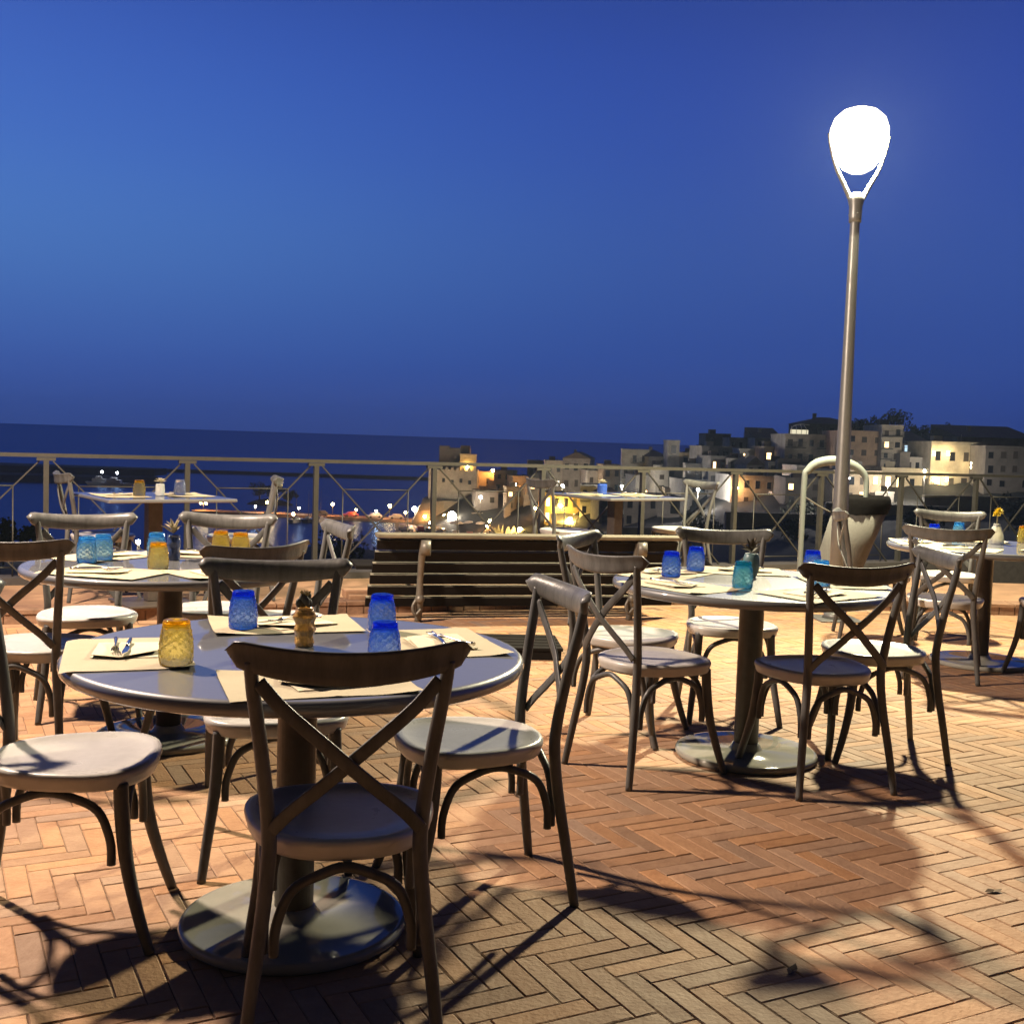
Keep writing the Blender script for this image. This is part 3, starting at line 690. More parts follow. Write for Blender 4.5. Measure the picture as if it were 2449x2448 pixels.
# tumblers stand upside down
def tumbler_mesh(M):
    b = MB(); prof_o = [(.0385, 0), (.0398, .004), (.0408, .02), (.0410, .036), (.0400, .054), (.0376, .072), (.0348, .086), (.0330, .094), (.0322, .100), (.0318, .105), (.0300, .109), (.0255, .1105)]
    prof_i = [(.0200, .096), (.0272, .093), (.0305, .084), (.0342, .070), (.0370, .054), (.0382, .036), (.0382, .02), (.0372, 0)]
    n = 72; vs = []
    P = [(r_, z, 0) for r_, z in prof_o]; P2 = []
    # refine the outer wall so that the embossed pattern is real relief
    for (a, b_) in zip(prof_o, prof_o[1:]):
        m_ = max(1, int(abs(b_[1]-a[1])/.0016))
        for q in range(m_): P2.append((a[0]+(b_[0]-a[0])*q/m_, a[1]+(b_[1]-a[1])*q/m_, 1))
    P2.append((*prof_o[-1], 0)); P2.append((.0001, .1102, 0))
    rings = P2+[(.0001, .0965, 0)]+[(r_, z, 0) for r_, z in prof_i]
    for (r_, z, e) in rings:
        for j in range(n):
            t_ = 2*math.pi*j/n; d = 0
            if e and .006 < z < .088:
                d = .0010*math.sin(t_*9)*math.sin(z*330)+.0009*math.cos(t_*18+math.sin(z*190)*2)*math.cos(z*420)+.0006*math.sin(t_*27+z*500)
            elif e and z >= .09: d = .0008*math.sin(t_*8)
            vs.append(((r_+d)*math.cos(t_), (r_+d)*math.sin(t_), z))
    m_ = len(rings)
    fs = [(k*n+j, k*n+(j+1) % n, (k+1)*n+(j+1) % n, (k+1)*n+j) for k in range(m_-1) for j in range(n)]
    fs += [((m_-1)*n+j, (m_-1)*n+(j+1) % n, (j+1) % n, j) for j in range(n)]
    b.add(vs, fs, True); return b.mesh('tumbler', M)
GB = tumbler_mesh(glassmat('cobalt_glass', (.14, .44, .98), 120)); GA = tumbler_mesh(glassmat('amber_glass', (.995, .84, .08), 90))
GL = tumbler_mesh(glassmat('pale_blue_glass', (.30, .74, .98), 70)); GT = tumbler_mesh(glassmat('teal_glass', (.15, .70, .80), 110)); GC = tumbler_mesh(glassmat('clear_glass', (.8, .85, .95), 20))
for me_, k, x, y, lab in [
 (GB, 'T1', -.775, 3.31, 'cobalt blue tumbler upside down at the far left of the front round table'),
 (GA, 'T1', -.811, 2.770, 'amber tumbler upside down at the near left of the front round table'),
 (GB, 'T1', -.372, 3.33, 'cobalt blue tumbler right of the vase on the front round table, the farther of two'),
 (GB, 'T1', -.309, 2.84, 'cobalt blue tumbler just above the near chair back, the nearer of two'),
 (GL, 'T2', -1.783, 4.785, 'pale blue tumbler at the left of the left round table, the nearer of a pair'),
 (GL, 'T2', -1.755, 4.900, 'pale blue tumbler at the left of the left round table, the farther of a pair'),
 (GL, 'T2', -1.575, 5.06, 'pale blue tumbler beside the dark blue vase on the left round table'),
 (GA, 'T2', -1.435, 4.634, 'amber tumbler in front of the dark blue vase on the left round table'),
 (GA, 'T2', -1.34, 5.26, 'amber tumbler behind the chair rail at the far side of the left round table'),
 (GA, 'T2', -1.235, 5.20, 'low seen amber tumbler beside the taller looking one on the left round table'),
 (GB, 'T3', .700, 4.95, 'blue tumbler at the left of the right round table next to the turned chair'),
 (GB, 'T3', .850, 5.22, 'blue tumbler at the far side of the right round table left of the pot'),
 (GT, 'T3', .946, 4.62, 'teal tumbler in front of the pot on the right round table'),
 (GB, 'T3', 1.385, 5.22, 'blue tumbler at the far right of the right round table above the brown chair rail'),
 (GL, 'T3', 1.303, 4.77, 'pale blue tumbler half hidden under the brown chair rail on the right round table'),
 (GB, 'T4', 2.75, 7.42, 'blue tumbler seen under the chair rail on the far right round table'),
 (GL, 'T4', 3.02, 7.70, 'pale blue tumbler between the two chair rails on the far right round table'),
 (GA, 'T4', 3.38, 7.52, 'amber tumbler at the right edge of the picture on the far right round table'),
 (GA, 'T5', -2.57, 7.86, 'amber tumbler on the left square table at the railing'),
 (GC, 'T5', -2.36, 8.10, 'clear tumbler on the left square table right of the flower'),
]: inst(me_, 'tumbler', (x, y, tz(k)+.0035), random.random()*6, lab, 'tumbler', 'upturned embossed glass tumblers')

# vases with plants
def leaf(b, base, d, up, L, w):
    base, d = Vector(base), Vector(d).normalized(); s_ = d.cross(Vector(up)).normalized(); u_ = s_.cross(d)
    pts = [base, base+d*L*.35+s_*w+u_*.003, base+d*L*.7+s_*w*.8+u_*.001, base+d*L-u_*.004, base+d*L*.7-s_*w*.8+u_*.001, base+d*L*.35-s_*w+u_*.003, base+d*L*.5-u_*.003]
    b.add(pts, [(0, 1, 6), (1, 2, 6), (2, 3, 6), (3, 4, 6), (4, 5, 6), (5, 0, 6)], True)
def vase(k, x, y, prof, M, lab, plant, bumpy=0, n=36):
    V = empty('vase', (x, y, tz(k)+.001), random.random()*3, lab, 'vase')
    rgv = random.Random(int(x*100+50)); ph = [rgv.random()*6 for _ in range(4)]
    fn = (lambda t_, z: 1+bumpy*(math.sin(5*t_+z*90+ph[0])*.5+math.sin(3*t_-z*140+ph[1])*.5+math.sin(9*t_+z*60+ph[2])*.35)) if bumpy else None
    pr = []
    for (a, c) in zip(prof, prof[1:]):
        for q in range(4): pr.append((a[0]+(c[0]-a[0])*q/4, a[1]+(c[1]-a[1])*q/4))
    pr.append(prof[-1]); top = prof[-1]
    b = MB(); b.lathe(pr+[(top[0]-.003, top[1]), (top[0]-.004, top[1]-.02), (.001, top[1]-.021)], n, fn=fn); b.build('vase_body', M, V)
    kind, M1, M2 = plant; zt = top[1]
    if kind == 'buds':
        b = MB()
        for q in range(9):
            a = q*2.4; r_ = .006+.011*(q % 3)/2
            b.sphere((r_*math.cos(a), r_*math.sin(a), zt+.012+.006*(q % 4)), .009, 8, 6, (1, 1, 1.4))
        b.build('succulent', M1, V)
        b = MB()
        for q in range(26): leaf(b, (0, 0, zt+.02), (math.cos(q*2.4)*.5, math.sin(q*2.4)*.5, 1.0), (0, 0, 1) if q % 2 else (1, 0, 0), .03, .0015)
        b.build('dry_tuft', M2, V)
    elif kind == 'rosette':
        b = MB()
        for ring_, (el, L) in enumerate(((15, .05), (40, .045), (70, .035))):
            for q in range(7-ring_):
                a = 2*math.pi*q/(7-ring_)+ring_*.5; leaf(b, (0, 0, zt+.01), (math.cos(a)*math.cos(R(el)), math.sin(a)*math.cos(R(el)), math.sin(R(el))), (0, 0, 1), L, .009)
        b.build('flower', M1, V)
        b = MB(); b.tube([(0, 0, zt-.03), (0, 0, zt+.012)], .003, n=6, sub=1); b.build('stem', M2, V)
    elif kind == 'leaves':
        b = MB()
        for q in range(16):
            a = q*2.4; el = 20+rgv.random()*60; leaf(b, (0, 0, zt+.005+.02*rgv.random()), (math.cos(a)*math.cos(R(el)), math.sin(a)*math.cos(R(el)), math.sin(R(el))), (0, 0, 1), .045+.03*rgv.random(), .009)
        b.build('leaves', M1, V)
    elif kind == 'yellow':
        b = MB(); b.tube([(0, 0, zt-.03), (-.004, 0, zt+.03), (-.012, 0, zt+.055)], .0025, n=6); b.tube([(0, 0, zt-.03), (.008, 0, zt+.04), (.02, 0, zt+.07)], .0025, n=6); b.build('stem', M2, V)
        b = MB()
        for (cx, cz, R0) in ((-.018, .065, .028), (.022, .08, .034)):
            for q in range(30):
                a = q*2.4; el = -10+100*q/30; leaf(b, (cx, 0, zt+cz-.008), (math.cos(a)*math.cos(R(el)), math.sin(a)*math.cos(R(el)), math.sin(R(el))), (0, 0, 1), R0, .010)
        b.build('yellow_blossom', M1, V)
    return V
M_amberv = mat('honey_glass', (.75, .42, .10), .12, trans=.55, bump=.8, bscale=45)
M_navy = mat('navy_glazed_glass', (.03, .05, .14), .12, bump=.8, bscale=45, noise=.2, coat=.5)
M_tealp = mat('teal_grey_pot', (.10, .17, .18), .4, noise=.3, nscale=20, bump=.3)
M_clearv = mat('frosted_clear_glass', (.75, .76, .70), .25, trans=.6, bump=.4, bscale=30)
M_bluev = mat('blue_vase_glass', (.05, .12, .5), .15, trans=.4)
M_succ = mat('grey_green_succulent', (.07, .065, .05), .7, noise=.4, nscale=40); M_dry = mat('dry_straw', (.45, .33, .14), .8, noise=.3, nscale=40)
M_pale = mat('pale_petals', (.62, .56, .40), .7, noise=.25, nscale=40); M_dryl = mat('dry_olive_leaves', (.30, .25, .14), .7, noise=.4, nscale=30)
M_yel = mat('yellow_petals', (.90, .62, .02), .6, noise=.25, nscale=40); M_dark = mat('dark_dried_petals', (.10, .08, .055), .8, noise=.4, nscale=30)
vase('T1', -.553, 3.076, [(.024, 0), (.027, .01), (.024, .028), (.030, .045), (.025, .062), (.031, .08), (.026, .094), (.022, .10), (.024, .105)], M_amberv, 'small lumpy honey coloured vase with a dark succulent on the front round table', ('buds', M_succ, M_dry), .06)
vase('T2', -1.478, 4.99, [(.026, 0), (.028, .02), (.027, .05), (.029, .08), (.026, .10), (.027, .11)], M_navy, 'dark navy vase with pale drooping leaves on the left round table', ('leaves', M_dryl, M_dryl), .05)
vase('T3', 1.066, 5.04, [(.022, 0), (.034, .03), (.037, .06), (.034, .09), (.028, .105)], M_tealp, 'teal grey pot with dark dried flowers on the right round table', ('leaves', M_dark, M_dark), 0)
vase('T4', 3.13, 7.36, [(.046, 0), (.048, .02), (.044, .06), (.032, .10), (.020, .12), (.021, .13)], M_clearv, 'frosted vase with a yellow blossom on the far right round table', ('yellow', M_yel, M_dryl), .02)
vase('T5', -2.47, 8.0, [(.03, 0), (.032, .03), (.030, .07), (.028, .085)], M_clearv, 'clear jar with a pale flower on the left square table', ('rosette', M_pale, M_dryl), .03)
vase('T6', .80, 10.22, [(.04, 0), (.045, .04), (.044, .09), (.04, .10)], M_bluev, 'blue vase with a cream flower on the far square table', ('rosette', M_pale, M_dryl), 0)

# ---------------------------------------------------------------- the old town across the bay
WALLC = {'sand': (.45, .34, .20), 'grey': (.30, .28, .25), 'tan': (.40, .32, .22), 'dark': (.17, .15, .13), 'pale': (.46, .43, .38), 'stone': (.36, .32, .26), 'rust': (.34, .24, .16), 'cream': (.52, .44, .30), 'ochre': (.50, .34, .14)}
MW = {k: mat('plaster_'+k, c, .9, noise=.45, nscale=.5, bump=.5, bscale=2.5) for k, c in WALLC.items()}
M_tile = mat('roof_tiles', (.10, .075, .06), .9, noise=.4, nscale=1.2, bump=.8, bscale=3)
M_pane = mat('dark_window_pane', (.01, .01, .012), .2); M_shut = mat('wooden_shutter', (.05, .04, .03), .8)
M_lit = emis('lit_window', (1, .62, .26), 5.0); M_litw = emis('lit_loggia', (.55, .78, 1.0), 1.6); M_liran = mat('balcony_iron', (.03, .03, .03), .6)
HOUSES=[
 (-7.95,300,5.92,-11.84,-8.0,8,5,'sand','flat',2,1,0,[],'low sand house joined to the lit foot of the castle tower'),
 (-2.5,290,4.66,-12.29,-7.2,9,-8,'grey','flat',2,2,0,[],'grey flat roofed house just right of the castle with two rows of windows'),
 (1.81,278,3.86,-11.8,-8.04,8,10,'tan','flat',2,1,0,[],'small tan house with a bright lamp at its left corner beyond the castle'),
 (5.75,262,4.79,-13.8,-7.85,9,-5,'grey','flat',2,2,0,[(0, 0)],'grey house with one lit window above the ruined quay walls'),
 (-6.08,272,5.38,-19.16,-11.57,9,8,'dark','flat',2,2,0,[],'dark unlit house in the shade under the castle cliff'),
 (9.39,266,4.08,-10.4,-3.79,9,0,'pale','flat',2,2,0,[],'narrow pale house with a flat top left of the gabled house on the hill'),
 (14.5,264,6.36,-10.53,-2.81,10,-10,'grey','gable',3,2,0,[],'grey gabled house with a dark tiled roof above the lit restaurant'),
 (10.16,236,7.69,-16.3,-9.89,10,4,'ochre','flat',4,2,0,[(0, 1), (1, 1), (2, 1), (3, 1)],'ochre restaurant front glowing yellow above the white awning'),
 (15.25,226,3.8,-17.03,-7.58,9,-6,'pale','flat',2,3,0,[],'tall pale house right of the glowing restaurant front'),
 (21.69,250,4.11,-10.56,-3.98,9,6,'tan','flat',2,2,0,[],'tan house behind the table vase with a small roof terrace'),
 (25.48,240,5.61,-9.93,-0.46,10,-4,'pale','flat',3,3,1,[],'pale stepped house with a railed roof terrace left of the slim white tower'),
 (29.84,236,3.96,-10.46,-1.49,9,8,'dark','hip',2,3,0,[],'dark narrow house pressed against the left side of the slim white tower'),
 (32.06,230,2.35,-11.58,1.7,7,0,'pale','flat',1,4,0,[],'slim pale tower house taller than its neighbours in the middle of town'),
 (35.3,228,4.49,-6.85,-0.69,9,-7,'tan','flat',2,2,0,[],'tan house with a stepped top right beside the slim white tower'),
 (39.02,216,7.17,-5.13,0.78,10,5,'grey','flat',4,2,0,[],'wide grey house with four dark upper windows under the hill houses'),
 (43.74,246,5.38,0.24,3.46,9,0,'dark','flat',2,1,0,[],'dark house with a flat top standing on the crest left of the dome terrace'),
 (42.8,206,4.43,-4.35,0.53,9,-3,'pale','flat',2,2,0,[(0, 0), (1, 0)],'white house with two small lit windows side by side'),
 (45.58,200,3.79,-4.06,1.05,9,4,'tan','flat',2,2,1,[],'tan house with a dark upper loggia next to the big stone palace'),
 (49.27,190,8.65,-3.87,3.26,14,-3,'stone','flat',5,3,1,[],'big stone palace behind the lamp post with five windows per floor'),
 (56.51,204,9.88,3.15,5.67,12,0,'dark','hip',5,1,0,[],'dark house with a long hipped roof on top of the hill behind the lamp post'),
 (55.01,180,5.9,-2.41,3.95,12,3,'rust','flat',3,3,0,[],'reddish brown block right of the lamp post with small square windows'),
 (58.66,178,3.18,-2.23,4.97,11,-2,'stone','flat',2,4,1,[],'tall narrow stone house with iron balconies on three floors'),
 (64.77,184,4.96,-1.95,2.47,10,2,'pale','shed',3,2,0,[],'pale house with a blue white lit loggia under a sloping dark roof'),
 (66.82,172,8.27,-5.06,2.6,14,-2,'cream','flat',4,2,0,[(0, 1)],'cream villa with pairs of bright wall lamps beside its doors'),
 (59.5,173,7.51,-5.35,-1.55,12,-2,'cream','flat',4,1,0,[(0, 0)],'long low cream wing to the left of the villa with the wall lamps'),
 (70.91,164,6.57,-3.81,2.17,14,-6,'dark','flat',4,3,0,[],'dark unlit block at the right edge beside the cream villa'),
 (80.82,192,13.29,2.39,3.99,12,0,'tan','shed',0,0,0,[],'long low tan building with a tiled ledge above the villa roof'),
 (32.45,204,4.77,-10.6,-5.22,9,6,'grey','flat',3,2,0,[],'grey house halfway down the slope below the slim white tower'),
 (36.06,200,3.8,-9.05,-3.34,9,-8,'grey','flat',2,2,0,[],'grey house below the wide four window house, half hidden by the railing'),
 (39.86,186,9.04,-8.67,-3.77,11,3,'pale','flat',5,2,0,[(0, 1)],'long pale house row with one small orange lit window'),
 (44.06,170,6.96,-7.56,-3.46,11,-4,'dark','flat',4,2,0,[(0, 0)],'dark house seen through the white hoop of the litter bin with a lit doorway'),
 (49.94,166,7.15,-6.52,-2.03,11,4,'tan','flat',4,2,0,[(3, 0)],'tan house below the reddish block with a lit shop window'),
 (18.37,212,4.58,-14.68,-8.76,10,5,'dark','gable',2,2,0,[],'dark gabled house at the foot of the slope left of the far table post'),
 (23.9,202,8.13,-13.72,-8.23,12,-6,'dark','flat',4,2,0,[],'dark wide house at the foot of the slope behind the far table'),
 (28.83,222,2.76,-8.44,-4.22,8,6,'pale','flat',1,2,0,[],'little pale house at the foot of the dark narrow house'),
 (33.6,214,2.81,-6.96,-2.58,8,-5,'pale','flat',2,2,0,[],'little pale house standing in front of the tan stepped house'),
 (37.41,209,2.9,-3.86,-0.97,7,8,'grey','flat',2,1,0,[],'little grey house before the left half of the wide grey house'),
 (39.17,203,2.22,-4.96,-1.25,7,-6,'pale','flat',1,2,0,[],'narrow white house left of the white house with two lit windows'),
 (40.95,194,2.83,-5.28,-1.88,8,4,'grey','gable',2,2,0,[],'small gabled grey house below the two lit windows'),
 (43.76,190,2.91,-5.03,-1.42,8,-8,'pale','flat',2,2,0,[],'small pale house below the dark loggia'),
 (46.69,236,4.73,0.09,2.67,8,0,'grey','flat',3,1,0,[],'low grey house on the crest behind the four window house'),
 (51.07,230,5.53,0.13,2.98,8,3,'pale','shed',3,1,0,[],'low pale house with a sloping roof on the crest left of the palace'),
 (26.07,228,3.33,-9.65,-5.48,8,9,'pale','flat',2,2,0,[],'little whitewashed house below the railed roof terrace'),
 (29.92,212,3.41,-11.5,-7.31,8,-4,'tan','flat',2,2,0,[],'little tan house low on the slope below the slim tower house'),
 (18.47,256,3.93,-9.47,-5.54,8,7,'pale','flat',2,1,0,[],'little pale house between gabled house and tan terrace house'),
 (5.62,292,4.05,-9.35,-4.44,8,0,'grey','flat',2,1,0,[],'little grey house on the skyline above the castle lane'),
 (0.55,262,3.83,-15.31,-10.12,8,6,'tan','flat',2,2,0,[],'tan house in the lane behind the ruined walls'),
 (62.18,176,4.04,-1.93,0.12,7,0,'pale','flat',3,1,0,[],'low pale annex in front of the blue lit loggia house'),
 (45.81,178,3.57,-4.86,-1.74,7,5,'pale','flat',2,2,0,[],'small white house standing below the palace windows'),
 (50.67,172,3.14,-3.44,-0.8,7,-6,'grey','flat',2,2,0,[],'small grey house in front of the reddish block'),
]

def window(par, x, z, w, h_, lit, M_l=None, name='window'):
    b = MB(); b.box(-w/2-.1, w/2+.1, -.05, .06, -h_/2-.1, -h_/2); b.box(-w/2-.07, w/2+.07, -.03, .06, h_/2, h_/2+.1)
    b.box(-w/2-.07, -w/2, -.03, .06, -h_/2, h_/2); b.box(w/2, w/2+.07, -.03, .06, -h_/2, h_/2)
    f = b.build(name, par['wm'], par['o']); f.location = (x, 0, z)
    b = MB(); b.box(-w/2, w/2, -.012, .04, -h_/2, h_/2); p = b.build('pane', (M_l or M_lit) if lit else (M_pane if (int(x*7+z*3) % 3) else M_shut), f)
    return f
for (cx, Y, w, z0, z1, dep, rot, colr, roof, nc, nr, balc, lits, lab) in HOUSES:
    H = empty('house', (cx, Y, z0), R(rot), lab, 'house'); h_ = z1-z0; wm = MW[colr]; hw = w/2
    b = MB()
    b.box(-hw, hw, 0, dep, -5, h_)
    if roof == 'flat':      # parapet
        for (p, q, r_, s_) in ((-hw-.06, hw+.06, -.06, .2), (-hw-.06, hw+.06, dep-.2, dep+.06), (-hw-.06, -hw+.2, .2, dep-.2), (hw-.2, hw+.06, .2, dep-.2)): b.box(p, q, r_, s_, h_, h_+.32)
    b.build('wall', wm, H)
    rr_ = random.Random(int(cx*31+Y))
    b = MB()
    if roof == 'flat':
        b.box(-hw+.2, hw-.2, .2, dep-.2, h_+.003, h_+.05)
        if rr_.random() < .6: b.box(-hw*.5, -hw*.5+1.4, dep*.4, dep*.4+1.6, h_+.05, h_+1.2)
        if rr_.random() < .6: b.tube([(hw*.4, dep*.3, h_+.05), (hw*.4, dep*.3, h_+1.5)], .04, n=5, sub=1)
        r_ = b.build('roof', wm if rr_.random() < .5 else M_tile, H)
    elif roof == 'gable':
        e = 1.5; b.add([(-hw-.2, -.3, h_+.003), (hw+.2, -.3, h_+.003), (hw+.2, dep+.3, h_+.003), (-hw-.2, dep+.3, h_+.003), (0, -.3, h_+e), (0, dep+.3, h_+e)], [(0, 4, 5, 3), (1, 2, 5, 4), (0, 1, 4), (2, 3, 5), (3, 2, 1, 0)]); r_ = b.build('roof', M_tile, H)
    elif roof == 'hip':
        e = 1.3; k_ = min(hw, dep/2)*.8; b.add([(-hw-.3, -.3, h_+.003), (hw+.3, -.3, h_+.003), (hw+.3, dep+.3, h_+.003), (-hw-.3, dep+.3, h_+.003), (-hw+k_, dep/2, h_+e), (hw-k_, dep/2, h_+e)], [(0, 1, 5, 4), (1, 2, 5), (2, 3, 4, 5), (3, 0, 4), (3, 2, 1, 0)]); r_ = b.build('roof', M_tile, H)
    else:
        b.add([(-hw-.2, -.4, h_+.003), (hw+.2, -.4, h_+.003), (hw+.2, dep+.2, h_+.003), (-hw-.2, dep+.2, h_+.003), (-hw-.2, dep+.2, h_+2.2), (hw+.2, dep+.2, h_+2.2)], [(0, 1, 5, 4), (1, 2, 5), (3, 0, 4), (2, 3, 4, 5), (3, 2, 1, 0)]); r_ = b.build('roof', M_tile, H)
    if roof != 'flat':
        b = MB(); b.box(-hw*.4, -hw*.4+.6, dep*.5, dep*.5+.6, h_, h_+2.0); b.build('chimney', wm, r_)
    par = {'o': H, 'wm': wm}
    if nc >= 2 and rr_.random() < .75 and 'villa' not in lab and 'ochre' not in lab:
        sx_ = rr_.choice((-1, 1)); aw = w*rr_.uniform(.3, .5); ah = h_*rr_.uniform(.25, .6); b = MB()
        x0_ = sx_*hw-(aw*.6 if sx_ > 0 else aw*.4); b.box(x0_, x0_+aw, -2.2, -.003, -5, ah); b.box(x0_-.05, x0_+aw+.05, -2.25, -2.1, ah+.002, ah+.25); b.build('annex', MW[rr_.choice(('grey', 'pale', 'tan', 'dark'))], H)
    if nr >= 2:
        b = MB(); b.box(-hw-.04, hw+.04, -.06, -.002, h_*(1-1/nr)-.09, h_*(1-1/nr)+.02); b.build('string_course', wm, H)
        b = MB(); b.box(-hw-.08, hw+.08, -.12, -.002, h_-.18, h_-.02); b.build('cornice', wm, H)
    for i in range(nc):
        for j in range(nr):
            x = -hw+w*(i+.5)/nc+rr_.uniform(-.12, .12); fl = h_/nr
            z = h_-fl*(j+.5)+rr_.uniform(-.1, .1)
            if (i, j) not in lits and rr_.random() < .12: continue
            ww = min(.95, w/nc*.42)*rr_.uniform(.85, 1.15); wh = min(1.5, fl*.5)*rr_.uniform(.85, 1.1)
            if colr == 'rust': ww, wh = .8, .9
            if lab.startswith('ochre'): ww, wh = .8, 1.8
            window(par, x, z, ww, wh, (i, j) in lits or (rr_.random() < .045 and colr != 'dark'))
            if balc and j < nr-1 and rr_.random() < .75:
                b = MB(); zb = z-wh/2-.15; b.box(x-.85, x+.85, -.7, 0, zb-.12, zb)
                for q in range(9): b.box(x-.83+q*.2, x-.80+q*.2, -.69, -.66, zb, zb+.85)
                b.box(x-.85, x+.85, -.71, -.65, zb+.85, zb+.9); b.build('balcony', M_liran, H)
    if 'loggia under' in lab:
        window(par, 0, h_-.75, w*.86, .95, True, M_litw, 'loggia_window')

# castle on its rock
cas = empty('castle', (-14.5, 288, -15), 0, 'old castle with a dark keep and a tower lit yellow on the harbour rock', 'castle')
b = MB()
b.box(-6.8, 5.4, 0, 14, -1, 7.9)
for k in range(9): b.box(-6.8+k*1.4, -6.1+k*1.4, 0, .5, 7.9, 8.6)
b.build('curtain_wall', MW['stone'], cas)
for k in range(5):
    b = MB(); b.box(-.35, .35, -.04, .05, -.5, .5); b.build('window', M_pane, cas).location = (-5.2+k*2.2, 0, 4.9+(k % 2)*.4)
b = MB(); b.box(-4.6, 3.2, 5, 13, 7.9, 13.4); b.box(-4.6, -2, 5, 8, 13.4, 13.9); b.box(.8, 3.2, 5, 8, 13.4, 14.1); b.build('keep', MW['dark'], cas)
b = MB(); b.box(1.0, 5.0, 1.0, 4.9, 7.9, 11.6); b.box(.9, 5.1, .9, 5.0, 11.6, 12.0); b.build('lit_tower', MW['sand'], cas)
b = MB(); rgc = random.Random(2)
pl = [(-9.5, -3.5), (-3, -5), (4, -4.5), (9, -2), (10.5, 6), (9, 15), (-9, 15), (-10, 6)]
vs = []; rl_ = []
for q, (zq, sc_) in enumerate(((-7.5, 1.12), (-5, 1.05), (-2.5, .96), (-.8, .88), (.4, .80))):
    for (x, y) in pl:
        for s_ in range(1): vs.append((x*sc_+rgc.uniform(-.7, .7), 5+(y-5)*sc_+rgc.uniform(-.7, .7), zq+rgc.uniform(-.3, .3)))
n8 = 8; fs = [(k*n8+j, k*n8+(j+1) % n8, (k+1)*n8+(j+1) % n8, (k+1)*n8+j) for k in range(4) for j in range(n8)]+[tuple(range(32, 40))]
b.add(vs, fs); b.build('castle_rock', M_rock, cas)

